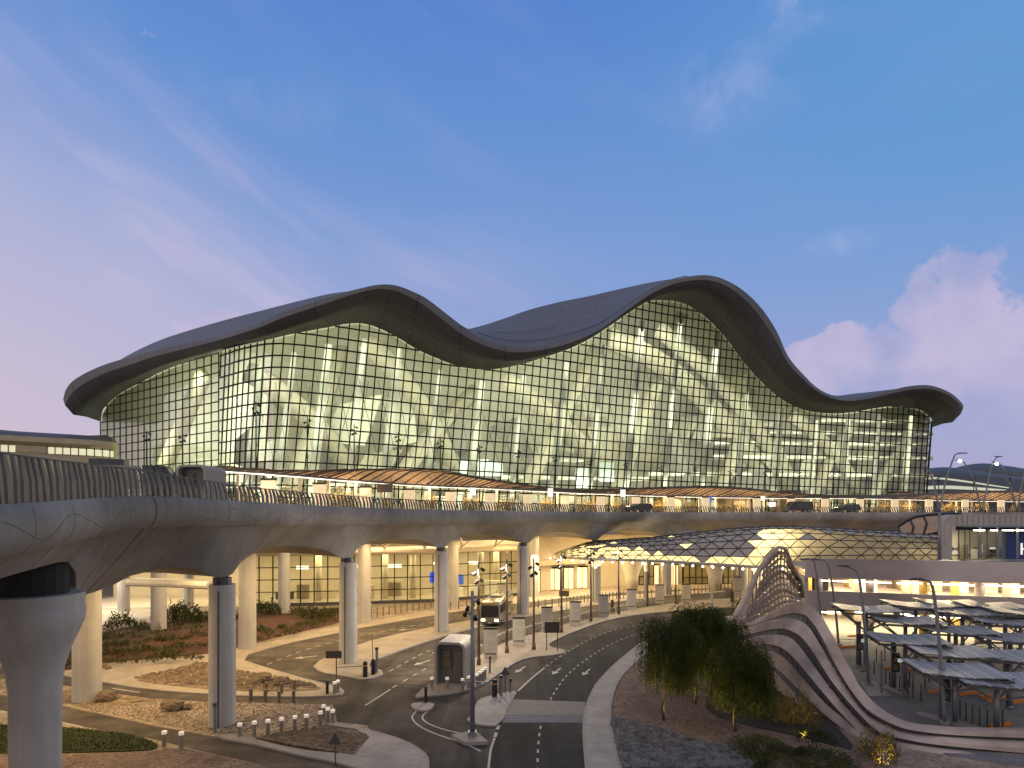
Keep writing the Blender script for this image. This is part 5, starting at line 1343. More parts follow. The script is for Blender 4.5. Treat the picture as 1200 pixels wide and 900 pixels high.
for x, y, h, lab in ((1015, 714, 5.0, 'tilted solar canopy nearest the ribbed sculpture peak, below the lower parapet'), (1073, 709, 5.0, 'solar canopy tucked right under the parapet band'), (1112, 707, 5.0, 'small far solar canopy against the lit lower deck'), (1160, 710, 5.0, 'far solar canopy close under the parapet, before the last pair'), (1196, 717, 5.0, 'far solar canopy at the frame edge under the parapet'), (1061, 727, 4.5, 'solar canopy second from the parapet in the sculpture side row'), (1128, 717, 4.8, 'solar canopy in the back rows right of the tallest curved lamp'), (1178, 728, 4.5, 'solar canopy in the third row back near the frame edge'), (1120, 738, 4.1, 'middle solar canopy directly behind the curved lamp shaft'), (1061, 749, 4.0, 'solar canopy on the post with the letter A board'), (1184, 747, 3.9, 'wide solar canopy in the middle rows by the frame edge'), (1112, 763, 3.8, 'solar canopy just behind the one with the letter B board'), (1182, 768, 3.7, 'glinting solar canopy second from the front by the frame edge'), (1119, 785, 3.5, 'front solar canopy on the post with the letter B board'), (1168, 796, 3.3, 'nearest solar canopy, low at the frame edge')):
    d = F*(HC-h-.1)/(y-YH); p = Vector(((x-600)*d/F, d, .05)); SOL.put(p, -.27, lab, (.92, .84, (h)/4.2))
def post_sign(px, letter, label):
    g = G(*px); r = thing('bay_sign', label, 'sign', g)
    mb = MB(); mb.lathe([(.2, 0), (.2, 4.0)], (0, 0, 0), 12); mb.build('post', M['galv'], r, True)
    mb = MB(); mb.box((0, -.26, 2.15), (.62, .08, 1.5)); bd = mb.build('board', M['signdark'], r)
    if letter:
        t = bpy.data.curves.new('letter', 'FONT'); t.body = letter; t.size = .62; t.extrude = .008; t.align_x = 'CENTER'; t.materials.append(M['white'])
        o = solid_text('letter', t); o.parent = bd; o.location = (0, -.31, 2.2); o.rotation_euler = (pi/2, 0, 0)
    mb = MB()
    for k in range(3): mb.box((0, -.305, 1.95-k*.16), (.36, .012, .05))
    mb.build('lettering', M['white'], bd)
    return r
post_sign((1006, 779), '', 'dark bay board on a post nearest the sculpture')
post_sign((1047, 807), 'A', 'dark bay board with the letter A on a canopy post')
post_sign((1104, 844), 'B', 'dark bay board with the letter B beside the tallest lamp')
for x, y, w, lab in ((1058, 774, 11, 'lit white green sign bar beside the letter A post'), (1013, 751, 7, 'small lit sign bar over the parking lane under the far canopy')):
    q = D(x, y, 44 if x > 1030 else 51); r = thing('lit_bay_sign', lab, 'sign', q); mb = MB(); mb.box((0, 0, 0), (w*q.y/F, .1, .28)); mb.build('lit_face', M['greensign'], r); mb = MB(); mb.tube([(.0, .1, 0), (0, .1, -q.z)], .06, 6); mb.build('post', M['galv'], r)
# thin parking posts, wheel stops and islands
P_ = MB(); P_.tube([(0, 0, 0), (0, 0, 1.25)], .05, 6); pr = P_.build('marker_post', M['darksteel']); tag(pr, '', 'post')
class One(Repeat): pass
PP = Repeat(pr, 'slim dark marker posts in the parking lanes')
pts = [(1009, 779), (1017, 782), (1024.5, 789.5), (1027, 776), (1033, 778), (1037, 775), (1038, 801), (1042.5, 805), (1054, 811), (1064, 815), (1066, 805), (1069.5, 818), (1079.5, 821.5), (1070, 808), (1084, 807), (1089, 800), (1117.5, 837), (1125, 841), (1132, 845), (1139.5, 848), (1148, 851), (1157, 854), (1165, 856), (1175, 855)]
for i, (x, y) in enumerate(pts):
    PP.put(G(x, y, .05), 0, 'slim dark marker post, %s in the parking line counted from the sculpture' % ORD[i])
w_ = MB(); w_.box((0, 0, .09), (1.9, .22, .18)); w_.box((0, 0, .19), (1.8, .14, .04)); ws = tag(w_.build('wheel_stop', M['orange']), '', 'wheel stop'); WS = Repeat(ws, 'orange wheel stops in the parking bays')
for i, (x, y, lab) in enumerate(((993, 759, 'orange wheel stop farthest back by the thin lamp'), (1002, 746, 'orange wheel stop in the lit bay below the parapet'), (1045, 784, 'orange wheel stop behind the letter A post'), (1069, 785.5, 'orange wheel stop below the lit sign bar'), (1098, 811, 'orange wheel stop left of the letter B post'), (1134, 814, 'orange wheel stop in the middle bay right of the letter B post'), (1168, 821, 'orange wheel stop under the front canopy'), (1172, 851, 'nearest orange wheel stop by the post row'), (1160, 817, 'orange wheel stop behind the front canopy post'), (1197, 823, 'orange wheel stop at the frame edge'))):
    WS.put(G(x, y, .05), .25, lab)
for i, px in enumerate(([(1010, 800), (1025, 798), (1044, 815), (1018, 816)], [(1030, 805), (1040, 802), (1066, 817), (1060, 815)], [(1072, 836), (1078, 833), (1150, 852), (1140, 855)], [(1008, 786), (1016, 784), (1014, 781)])):
    raised('parking_island' if not i else 'parking_island.%03d' % i, px, .14, M['pave_grey'], 0)
pst = thing('tall_marker', 'taller grey marker post on the island below the curved lamp', 'post', G(1033, 814)); mb = MB(); mb.tube([(0, 0, 0), (0, 0, 2.5)], .08, 8); mb.build('shaft', M['galv'], pst)

# ---------------------------------------------------------------- trees and planting
def weeping(name, label, base, H, R, low, seed, n=300, group='weeping trees on the pink gravel'):
    rnd = random.Random(seed); r = thing(name, label, 'tree', base, 0, group)
    mb = MB(); tr = [Vector((0, 0, 0))]
    for k in range(1, 6): tr.append(Vector((rnd.uniform(-.12, .12), rnd.uniform(-.12, .12), H*.62*k/5)))
    mb.tube(tr, [.11, .10, .09, .08, .07, .05], 7)
    for k in range(9):
        a = rnd.uniform(0, 2*pi); z0 = H*rnd.uniform(.38, .6); rr = R*rnd.uniform(.4, .8)
        mb.tube([(0, 0, z0), (cos(a)*rr*.5, sin(a)*rr*.5, z0+H*.2), (cos(a)*rr, sin(a)*rr, z0+H*rnd.uniform(.2, .32))], [.055, .04, .02], 5)
    mb.build('trunk', M['bark'], r, True)
    lf = MB()
    cl = [(rnd.uniform(-.45, .45)*R, rnd.uniform(-.45, .45)*R, H*rnd.uniform(.62, .86), R*rnd.uniform(.3, .55)) for _ in range(13)]
    for s in range(n):
        cx, cy, cz, cr0 = rnd.choice(cl)
        a = rnd.uniform(0, 2*pi); q = sqrt(rnd.random())
        p = Vector((cx+cos(a)*cr0*q, cy+sin(a)*cr0*q, cz+rnd.uniform(0, 1)*cr0*sqrt(max(0, 1-q*q))))
        hd = Vector((p.x, p.y, 0)); hd = hd.normalized() if hd.length > .01 else Vector((1, 0, 0))
        v = hd*rnd.uniform(.25, .6)+Vector((rnd.uniform(-.2, .2), rnd.uniform(-.2, .2), rnd.uniform(-.1, .4)))
        end = lerp(low, H*.66, rnd.random()**1.5)
        k = 0
        while p.z > end and k < 60:
            for _ in range(2):
                dd = v.normalized()+Vector((rnd.uniform(-.8, .8), rnd.uniform(-.8, .8), rnd.uniform(-.5, .3)))
                lf.leaf(p+Vector((rnd.uniform(-.06, .06), rnd.uniform(-.06, .06), rnd.uniform(-.08, .08))), dd, rnd.uniform(.13, .26), rnd.uniform(.035, .065), rnd)
            v = v*.72+Vector((rnd.uniform(-.06, .06), rnd.uniform(-.06, .06), -.22)); p = p+v.normalized()*.17; k += 1
    lf.build('crown', M['leaf'], r)
    return r
t1 = weeping('weeping_tree', 'weeping tree standing by itself nearest the road, trunk on pink gravel', G(778, 845), 7.4, 2.15, 2.0, 1, 760)
t2 = weeping('weeping_tree', 'tall dense weeping tree in the middle of the three', G(815, 826), 7.9, 2.5, 1.7, 2, 820)
t3 = weeping('weeping_tree', 'shorter broad weeping tree touching the ribbon sculpture', G(862, 858), 6.0, 2.4, 1.5, 3, 800)
t4 = weeping('weeping_tree', 'dark tree behind the weeping trees, next to the ribbon curl', G(842, 806), 6.9, 2.4, 2.0, 4, 560)
for px, dx in (((778, 845), 1.0), ((815, 826), -1.0), ((862, 858), -1.3)):
    g = G(*px); spot('tree_uplight', (g.x+dx*.9, g.y+1.0, .15), (g.x+dx*.3, g.y-.5, 3.0), 700, 110, (1, .72, .20)); spot('tree_uplight', (g.x-dx*1.0, g.y-1.0, .15), (g.x-dx*.9, g.y-.2, 3.0), 480, 80, (1, .72, .20))
def shrub(name, label, base, rx, h, seed, m, n=260, L=.22, group=None, stems=True, w=.06, up=.6):
    rnd = random.Random(seed); r = thing(name, label, 'shrub', base, 0, group)
    lf = MB(); sm = MB()
    for k in range(6):
        a = rnd.uniform(0, 2*pi); sm.tube([(0, 0, 0), (cos(a)*rx*.3, sin(a)*rx*.3, h*.45), (cos(a)*rx*.6, sin(a)*rx*.6, h*.8)], [.03, .02, .008], 4)
    for k in range(n):
        a = rnd.uniform(0, 2*pi); b = rnd.uniform(0, 1); q = rnd.uniform(.35, 1)**.5*(1+.3*sin(a*3+seed))
        p = Vector((cos(a)*rx*q*sqrt(1-b*b*.9), sin(a)*rx*q*sqrt(1-b*b*.9), h*(.12+.86*b*q)))
        lf.leaf(p, Vector((p.x/rx+rnd.uniform(-.7, .7), p.y/rx+rnd.uniform(-.7, .7), up+rnd.uniform(-.4, .7))), L*rnd.uniform(.6, 1.4), w*rnd.uniform(.7, 1.5), rnd)
    lf.build('foliage', m, r); sm.build('stem', M['bark'], r)
    return r
shrub('ornamental_grass', 'tall dry ornamental grass glowing in a spotlight at the sculpture foot', G(936, 852), 1.15, 1.9, 5, M['leafdry'], 1300, .42, None, True, .04, 1.6)
g = G(936, 858); spot('plant_uplight', (g.x-.3, g.y-1.3, .2), (g.x, g.y+.6, 1.0), 190, 95, (1, .75, .25))
shrub('ornamental_grass', 'darker ornamental grass beside the spotlit clump', G(918, 846), 1.0, 1.5, 6, M['leafdry'], 260, .40, None, True, .03, 1.6)
shrub('round_bush', 'small round bush lit from below at the last ribbon', G(1032, 893), .92, 1.75, 7, M['leafdry'], 2200, .15, None, True, .05, .3)
g = G(1030, 897); spot('bush_uplight', (g.x-.2, g.y-.9, .15), (g.x, g.y+.1, 1.2), 220, 100, (1, .72, .25))
shrub('low_bush', 'grey green mound of ground plants at the bottom edge', G(925, 899), 2.9, .95, 8, M['leaf2'], 6500, .17, None, True, .06, .5)
for i, (x, y, rx, h, lab) in enumerate(((893, 822, 1.3, 1.2, 'dark low bush at the trunk foot beside the mulch'), (905, 836, 1.2, 1.0, 'dark low bush right of the shorter weeping tree'), (880, 838, 1.2, .9, 'dark bush behind the shorter weeping trunk'), (955, 868, 1.0, .6, 'low dark bush under the lowest ribbon'), (795, 812, 1.1, 1.3, 'bush between the first two weeping trunks'))):
    shrub('low_bush', lab, G(x, y), rx, h, 20+i, M['leaf'], 420, .2, 'dark bushes in the mulch bed', True, .07)
for i, (x, y, rx, h, lab) in enumerate(((872, 722, 2.2, 2.6, 'green tree top bush behind the ribbon curl'), (938, 712, 1.6, 2.2, 'green bush at the foot of the car park wall'))):
    shrub('leafy_bush', lab, G(x, y), rx, h, 40+i, M['leaf2'], 520, .3, 'green bushes behind the sculpture', True, .12)
# red soil bed on the bank and its planting
mb = MB(); bank = [[(67, 787, 0), (100, 783, 0), (120, 778, 0), (180, 772, 0), (245, 766, 0), (277, 759, 0), (330, 746, 0), (398, 730, 0)], [(64, 776, .35), (100, 772, .4), (130, 767, .45), (180, 758, .5), (245, 749, .5), (277, 745, .45), (330, 735, .4), (398, 724, .3)], [(70, 768, .3), (100, 756, .6), (135, 748, .7), (185, 738, .8), (245, 731, .8), (277, 730, .7), (330, 724, .5), (400, 717, .3)], [(80, 764, 0), (110, 744, .1), (140, 736, .1), (190, 727, .1), (245, 722, .1), (280, 719, .1), (332, 715, .1), (402, 712, .05)]]
mb.grid([[G(*p) for p in r] for r in bank][::-1]); structure('planted_bank', mb, M['redsoil'], True)
def bankz(x, y): return .35
rnd = random.Random(9)
sh = [shrub('bank_shrub', '', (0, 0, 0), .75, 1.2, 60+i, M['leaf2'] if i % 3 else M['leaf'], 300, .24, None, True, .08) for i in range(3)]
BS = [Repeat(s, 'green shrubs on the red soil bank') for s in sh]
row = [(132, 738, 1.1, 'by the nearest pale inner column'), (142, 733, 1.5, 'left of the second inner column'), (152, 735, 1.0, 'in front of the white street gap'), (163, 736, .9, 'next to the pale boulders'), (196, 730, 1.7, 'right behind the thin inner column'), (206, 727, 2.0, 'tall on the crest above the red soil'), (216, 728, 1.9, 'tall on the crest, its right side'), (226, 731, 1.6, 'on the crest near the brown pier'), (237, 730, 1.4, 'half behind the brown pier'), (287, 728, 1.3, 'between the brown pier and the pale one'), (300, 722, 1.6, 'under the glass wall beside the pale pier'), (311, 720, 1.7, 'tall below the glass wall'), (322, 721, 1.2, 'low against the hall plinth'), (348, 722, 1.2, 'right of the slim inner column'), (360, 725, 1.5, 'dark green at the bank end'), (372, 727, 1.4, 'dark green close to the second pier'), (383, 724, 1.2, 'beside the second pier'), (392, 721, 1.0, 'hugging the second pier')]
for i, (x, y, s, lab) in enumerate(row):
    g = G(x, y, .3); BS[i % 3].put(g-Vector((0, 0, .1)), rnd.uniform(0, 6), 'green shrub '+lab, s)
tuft = [shrub('ground_plant', '', (0, 0, 0), .38, .42, 80+i, M['leaf2'], 90, .17, None, True, .05) for i in range(2)]
TF = [Repeat(s, 'small plants dotted over the red soil') for s in tuft]
k = 0
for j, (y0, y1, xa, xb) in enumerate(((780, 770, 72, 240), (772, 757, 80, 245), (763, 746, 90, 245), (755, 737, 105, 245), (748, 731, 125, 245), (752, 742, 282, 345), (742, 730, 285, 395))):
    n_ = int((xb-xa)/9)
    for i in range(n_):
        x = lerp(xa, xb, (i+.5)/n_)+rnd.uniform(-4, 4); y = lerp(y0, y1, (i+.5)/n_)+rnd.uniform(-2, 2)
        g = G(x, y, .38); TF[k % 2].put(g-Vector((0, 0, .06)), rnd.uniform(0, 6), 'small plant in red soil, %s along the %s row up the bank' % (ORD[i], ORD[j]), rnd.uniform(.9, 2.1)); k += 1
sap = shrub('young_tree', 'bare stemmed young tree with a tawny crown on the bank', G(133, 752, .3), .55, 2.1, 90, M['leafdry'], 200, .16)
sap = shrub('young_tree', 'little pale round crowned tree before the thin inner column', G(184, 747, .3), .5, 2.0, 91, M['leafdry'], 160, .14)
# boulders
rk = MB(); rnd = random.Random(31); rk.ball((0, 0, .28), (.55, .45, .4), 9, 6, .10, rnd); rb_ = tag(rk.build('boulder', M['rock'], None, False), '', 'boulder'); RK = Repeat(rb_, 'boulders on the gravel')
for x, y, s, lab in ((125, 821, 1.1, 'tall boulder at the foot of the pale inner column'), (133, 820, .6, 'small boulder leaning on the tall one'), (194, 829, .75, 'dark boulder first of the group of three'), (204, 832, 1.05, 'widest boulder of the group of three'), (219, 831, .6, 'smallest boulder of the group of three'), (166, 749, .8, 'pale boulder on the bank beside the thin column'), (175, 750, .8, 'second pale boulder on the bank, right of its twin'), (121, 783, .7, 'boulder on the pavement edge below the bank'), (127, 785, .5, 'little boulder on the pavement edge'), (310, 800, 1.2, 'largest dark rock lying in the rubble bed'), (330, 803, 1.1, 'long dark rock at the rubble bed edge'), (300, 803, .9, 'dark rock in the rubble near the short bollards')):
    RK.put(G(x, y, .02), rnd.uniform(0, 6), lab, (s*1.2, s, s))
# lawn
mb = MB(); lawn = gpoly([(-60, 848), (0, 850), (67, 852), (150, 861), (175, 868), (188, 876), (172, 880.5), (67, 883), (-60, 885)], 0, 1)
mb.prism(lawn, 0, .07); rnd = random.Random(8); xs_ = [p.x for p in lawn]; ys_ = [p.y for p in lawn]
def inpoly(x, y, P):
    c = False
    for a, b in zip(P, P[1:]+P[:1]):
        if (a.y > y) != (b.y > y) and x < (b.x-a.x)*(y-a.y)/(b.y-a.y)+a.x: c = not c
    return c
for _ in range(16000):
    x, y = rnd.uniform(max(min(xs_), -38), max(xs_)), rnd.uniform(min(ys_), max(ys_))
    if inpoly(x, y, lawn): mb.leaf(Vector((x, y, .06)), Vector((rnd.uniform(-.5, .5), rnd.uniform(-.5, .5), 1)), rnd.uniform(.07, .16), .03, rnd)
tag(mb.build('lawn', M['grass']), 'short dark lawn beside the nearest pier', 'grass', None, 'stuff')
# ---------------------------------------------------------------- street furniture on the lower level
def bollard_proto(dark=False):
    r = thing('bollard', '', 'bollard')
    if dark:
        mb = MB(); mb.lathe([(.13, 0), (.13, .86), (.12, .9), (.02, .91)], (0, 0, 0), 12); mb.build('shaft', M['brownsteel'], r, 'auto')
    else:
        mb = MB(); mb.lathe([(.125, 0), (.125, .76)], (0, 0, 0), 12); mb.build('shaft', M['steel'], r, 'auto')
        mb = MB(); mb.lathe([(.145, .76), (.145, .93), (.02, .94)], (0, 0, 0), 12); mb.build('light_cap', M['lampcap'], r, 'auto')
    return r
BL = Repeat(bollard_proto(), 'steel bollards with lit caps'); BD = Repeat(bollard_proto(True), 'short brown bollards by the rubble bed')
for i, (x, y) in enumerate([(281, 865), (298, 862.5), (314, 860.5), (330, 858), (345.5, 855.5), (359, 854)]):
    BL.put(G(x, y), 0, 'lit cap bollard, %s from the brown pier in the row along the dark gravel' % ORD[i])
for x, y, lab in ((375.5, 850, 'front'), (379, 842, 'rear'), (384, 845.5, 'middle'), (390, 848, 'rightmost')):
    BL.put(G(x, y), 0, 'lit cap bollard, %s one of the cluster of four at the gravel tip' % lab)
for x, y, lab in ((192.5, 875, 'at the tip of the dark lawn'), (212.5, 876, 'just past the lawn tip, at the kerb'), (392, 813, 'left of the pair below the brown board'), (396, 811, 'right of the pair below the brown board'), (506, 807.5, 'at the outer corner of the kiosk island'), (524, 807.5, 'before the kiosk recess'), (542, 809, 'before the right jamb of the kiosk'), (549, 806, 'beside the tall camera mast at the kiosk')):
    BL.put(G(x, y, .12), 0, 'lit cap bollard '+lab)
for i, (x, y) in enumerate([(559, 803), (562.5, 800), (565.5, 797.5), (568.5, 795)]):
    BL.put(G(x, y, .12), 0, 'lit cap bollard, %s from the kiosk in the short file at the kerb' % ORD[i])
for i, (x, y) in enumerate([(294, 820.5), (311, 822), (327, 824), (344, 823.5), (312, 813), (330, 814), (345, 810.5)]):
    BD.put(G(x, y), 0, ('short brown bollard, %s of the front four beside the brown pier' % ORD[i]) if i < 4 else 'short brown bollard, %s of the three at the rubble edge' % ORD[i-4])
r = thing('bollard', '', 'bollard'); mb = MB(); mb.lathe([(.12, 0), (.12, .80)], (0, 0, 0), 12); mb.build('shaft', M['steel'], r, 'auto')
mb = MB(); mb.lathe([(.14, .80), (.14, .95), (.02, .97)], (0, 0, 0), 12); mb.build('cap', M['palecap'], r, 'auto'); BP = Repeat(r, 'pale capped bollards along the bus lane')
i = 0; last = 0
for (xa, ya), (xb, yb), n in (((564, 767), (570, 764), 2), ((584, 753.5), (600, 746.5), 6), ((616, 744.5), (634, 738.5), 7), ((656, 733.5), (667, 730), 4), ((681, 727.5), (700, 722.5), 8), ((713, 721), (734, 716), 7), ((747, 711.5), (770, 706.5), 7)):
    for k in range(n):
        t = k/(n-1); BP.put(G(lerp(xa, xb, t), lerp(ya, yb, t), .12), 0, 'pale capped bollard, %s from the kiosk in the long file by the bus lane' % ORD[i]); i += 1
# slender posts before the hall
P_ = MB(); P_.tube([(0, 0, 0), (0, 0, 1.15)], .075, 8); P_.lathe([(.09, 1.15), (.09, 1.2)], (0, 0, 0), 8); sp_ = tag(P_.build('post', M['brownsteel']), '', 'post'); SP = Repeat(sp_, 'slender metal posts before the arrivals hall')
i = 0
for (xa, ya), (xb, yb), n, lab in (((435, 724), (512, 711.5), 12, 'along the hall between the second and third piers'), ((528, 715), (556, 711), 4, 'left of the bus'), ((631, 712), (655, 710.5), 4, 'right of the fourth pier'), ((668, 709), (689, 705), 6, 'before the fifth pier'), ((706, 703), (735, 701), 8, 'right of the fifth pier'), ((750, 700), (800, 696), 12, 'below the mushroom columns'), ((805, 697), (862, 690), 14, 'in the far file towards the sculpture')):
    for k in range(n):
        t = k/(n-1); SP.put(G(lerp(xa, xb, t), lerp(ya, yb, t), .12), 0, 'slender post, %s of those %s' % (ORD[k], lab))
# pale patterned totems with a black top
def totem_proto():
    r = thing('totem', '', 'totem'); rnd = random.Random(2)
    mb = MB(); mb.box((0, 0, 1.42), (1.3, .34, 2.84)); mb.build('slab', M['totem'], r)
    mb = MB(); mb.box((0, 0, 2.92), (1.34, .38, .16)); mb.build('top_cap', M['black'], r)
    mb = MB(); mb.box((0, -.175, .52), (1.05, .02, .09)); mb.build('slot', M['black'], r)
    mb = MB()
    for k in range(15):
        x, z = rnd.uniform(-.5, .5), rnd.uniform(.9, 2.6); a = rnd.choice((0, pi/4, -pi/4, pi/2, 1.1)); Lh = rnd.uniform(.3, .7)
        R = Matrix.Rotation(a, 3, 'Y'); mb.box((max(-.3, min(.3, x)), -.1715, z), (Lh, .006, .022), M=R)
    mb.build('engraved_pattern', M['totemline'], r); return r
TT = Repeat(totem_proto(), 'pale patterned totems along the pavements')
for x, y, lab in ((575, 772, 'pale totem with black top nearest the kiosk'), (608, 756.5, 'second pale totem from the kiosk, before the black sign'), (641, 740.5, 'totem half hidden behind the two legged black sign'), (674, 732.5, 'totem right behind the two legged black sign'), (707, 722.5, 'totem just right of the fifth pier'), (740, 714.5, 'totem on the kerb left of the mushroom column'), (773, 707.5, 'totem at the road bend beside the tree tops'), (804, 706.5, 'totem standing farther right on two legs'), (864.5, 696, 'farthest totem close to the sculpture peak'), (588, 706, 'small far totem before the hall glass behind the bus')):
    TT.put(G(x, y, .12), .0, lab)
# spot masts on the lower pavement
def mast_proto(h=9.3, name='spot_mast', m='brownsteel'):
    r = thing(name, '', 'light mast')
    mb = MB(); mb.tube([(0, 0, 0), (0, 0, h*.5), (0, 0, h)], [.13, .11, .08], 8); mb.lathe([(.2, 0), (.2, .6), (.14, .65)], (0, 0, 0), 10); mb.build('pole', M[m], r, True)
    for z, a in ((h-.55, .4), (h-.95, 3.4), (h-1.5, 1.0), (h-1.7, 4.2)):
        mb = MB(); c = Vector((cos(a)*.38, sin(a)*.38*.4, z)); mb.tube([(0, 0, z-.05), c], .03, 5); d = Vector((cos(a), -.5, -.6)).normalized(); mb.tube([c-d*.18, c+d*.2], [.13, .17], 8); mb.build('spotlight', M['black'], r)
    return r
MT = Repeat(mast_proto(), 'slim spot masts along the bus lane')
for x, y, lab in ((561, 779, 'spot mast right behind the kiosk'), (594, 765, 'spot mast between the first two totems from the kiosk'), (625.5, 761, 'spot mast standing just left of the two legged black sign'), (658, 741, 'spot mast before the second far sign'), (692.5, 728, 'spot mast on the kerb just left of the fifth pier'), (725, 720, 'spot mast left of the mushroom column'), (759, 709.5, 'spot mast by the mushroom column above the tree'), (792, 707.5, 'spot mast farthest along the lower pavement')):
    MT.put(G(x, y, .12), 0, lab)
    if x in (561, 594, 658, 725): q = G(x, y); area('spot_mast_light', (q.x-.6, q.y-.3, 9.2), (.8, .8), 900, (1, .84, .62), (-.55, -.25, -1))
# tall camera mast on its arrow shaped island
g = G(553.5, 866); cm = thing('camera_mast', 'tall grey camera mast on a diamond shaped concrete island in the road', 'mast', g)
mb = MB(); mb.tube([(0, 0, 0), (0, 0, 9.2)], [.17, .10], 10); mb.build('pole', M['galv'], cm, True)
mb = MB(); isl = [G(529, 865), G(550, 861), G(560, 862.5), (G(572, 873)), G(545, 874)]; mb.prism([p-g for p in isl], 0, .22); mb.build('concrete_base', M['kerb'], cm)
mb = MB(); mb.box((0, 0, .35), (.5, .5, .28)); mb.build('foot_plate', M['galv'], cm)
for z, s in ((8.6, .8), (8.2, -.6), (7.85, -.9), (7.6, .45)):
    mb = MB(); mb.tube([(0, 0, z-.1), (s*.42, -.05, z)], .03, 5); mb.tube([(s*.42, .1, z), (s*.42+s*.08, -.24, z-.12)], [.11, .14], 8); mb.build('spotlight', M['black'], cm)
# two kiosks with rounded shells
def kiosk_proto():
    r = thing('kiosk', '', 'kiosk'); w, h, d, t = 2.62, 3.45, 3.2, .2
    def ring(a, hh, rr):
        p = [(-a, 0)]
        for cx, a0 in ((-a+rr, pi), (a-rr, pi/2)):
            for k in range(7): an = a0-k*pi/2/6; p.append((cx+rr*cos(an), hh-rr+rr*sin(an)))
        p.append((a, 0)); return p
    o, i_ = ring(w/2, h, .62), ring(w/2-t, h-t, .45); mb = MB()
    F0 = [Vector((x, 0, z)) for x, z in o]; F1 = [Vector((x, 0, z)) for x, z in i_]; B0 = [Vector((x, d, z)) for x, z in o]; B1 = [Vector((x, .55, z)) for x, z in i_]
    mb.grid([B0, F0, F1, B1]); n = len(B0); mb.add(B0, [tuple(range(n-1, -1, -1))]); mb.build('shell', M['kiosk'], r, 'auto')
    mb = MB(); mb.add([p+Vector((0, -.01, 0)) for p in B1], [tuple(range(n))]); rc = mb.build('recess', M['kioskdark'], r)
    mb = MB(); mb.box((-.42, .50, 1.95), (.98, .06, 1.55)); nb = mb.build('notice_board', M['signdark'], r); mb = MB(); rnd = random.Random(4)
    for k in range(9): mb.box((-.42, .462, 2.58-k*.16), (rnd.uniform(.5, .8), .012, .06))
    mb.build('lettering', mat('faded_lettering', (.26, .20, .08), .7, .2, 5), nb)
    mb = MB(); mb.box((.62, .51, 1.3), (.9, .05, 2.6)); dr = mb.build('door', M['kioskdark'], r); mb = MB(); mb.box((.27, .47, 1.2), (.05, .05, .3)); mb.build('handle', M['steel'], dr)
    mb = MB(); mb.box((-w/2-.16, .5, 2.35), (.28, .5, .12)); mb.build('counter_flap', M['kiosk'], r)
    return r
KI = Repeat(kiosk_proto(), 'rounded kiosks'); g = G(527, 802.5, .12)
KI.put(g, -.18, 'rounded grey kiosk with a dark notice recess on the lower traffic island')
q = D(223.5, 589, 45); q.z = 14.75; KI.put(q, -.05, 'rounded grey kiosk up on the deck behind the railing', (.92, .92, .9))
# signs
def board_sign(label, px, w, h, z, d, legs, m='signdark', back=True):
    g = G(*px, .12); r = thing('sign', label, 'sign', g)
    mb = MB(); mb.box((0, 0, z+h/2), (w, .07, h)); mb.build('board', M[m], r)
    for x in legs: mb = MB(); mb.tube([(x, .07, 0), (x, .07, z+h*.9)], .05, 6); mb.build('leg', M['darksteel'], r)
    return r
board_sign('black sign board on two legs at the lane split', (647, 763), 1.52, 1.1, 1.85, 0, (-.55, .55))
board_sign('brownish far sign board on two legs before the hall entrance', (661, 716), 1.45, .8, 2.1, 0, (-.4, .4), 'brownsteel')
board_sign('brown board on one leg before the second pier', (391, 800), 1.30, .62, 2.0, 0, (.2,))
board_sign('dark blue slim display standing among the far bollards', (717.5, 718), .4, 1.7, .1, 0, (0,), 'signdark')
board_sign('dark slim display near the sculpture peak', (858, 710), .5, 1.6, .6, 0, (0,), 'signdark')
for px, h, lab in (((592, 814.5), 1.75, 'triangle sign seen from behind at the barrier'), ((393, 897), 1.4, 'triangle sign seen from behind at the front kerb')):
    g = G(*px); r = thing('warning_sign', lab, 'sign', g); mb = MB(); mb.tube([(0, 0, 0), (0, 0, h-.1)], .04, 6); mb.build('post', M['darksteel'], r)
    mb = MB(); mb.extr([(-.36, 0), (.36, 0), (.04, .62), (-.04, .62)], (0, -.05, h-.2), .04); mb.build('triangle', M['darksteel'], r)
for px, h, w, lab in (((587, 815.5), 1.6, .12, 'grey post left of the triangle sign'), ((598, 812), 1.15, .09, 'thinner grey post right of the triangle sign'), ((574, 789), 1.5, .09, 'thin grey post before the first totem'), ((441.5, 789), 2.3, .12, 'tall grey reader post at the island barrier'), ((499, 824), 1.25, .11, 'black post on the small paved islet'), ((383.5, 813.5), 1.1, .12, 'dark reader post with a pale handle at the rubble end'), ((252, 858), 1.9, .10, 'slender grey pole at the foot of the brown pier'), ((567, 705), 2.5, .07, 'tall thin post near the hall between third and fourth piers')):
    g = G(*px, .06); r = thing('post', lab, 'post', g); mb = MB(); mb.tube([(0, 0, -.06), (0, 0, h)], w, 8); mb.build('shaft', M['black'] if 'black' in lab or 'dark' in lab else M['galv'], r); mb = MB(); mb.box((.03, -w, h-.12), (w*2.4, .1, .2)); mb.build('head', M['darksteel'], r)
def barrier(label, box, arm, tip):
    g = G(*box, .12); r = thing('lift_barrier', label, 'barrier', g); mb = MB(); mb.lathe([(.2, 0), (.2, 1.15), (.14, 1.3), (.02, 1.32)], (0, 0, 0), 12); mb.build('housing', M['black'], r, 'auto')
    mb = MB(); mb.lathe([(.205, .92), (.205, 1.02)], (0, 0, 0), 12); mb.build('amber_band', M['orange'], r)
    t = G(*tip)-g; t.z = arm; mb = MB(); mb.tube([(0, -.1, arm), tuple(t)], .045, 6); mb.build('arm', M['galv'], r); return r
barrier('black lift barrier with its arm lowered beside the kiosk', (579.5, 816), 1.05, (541, 816))
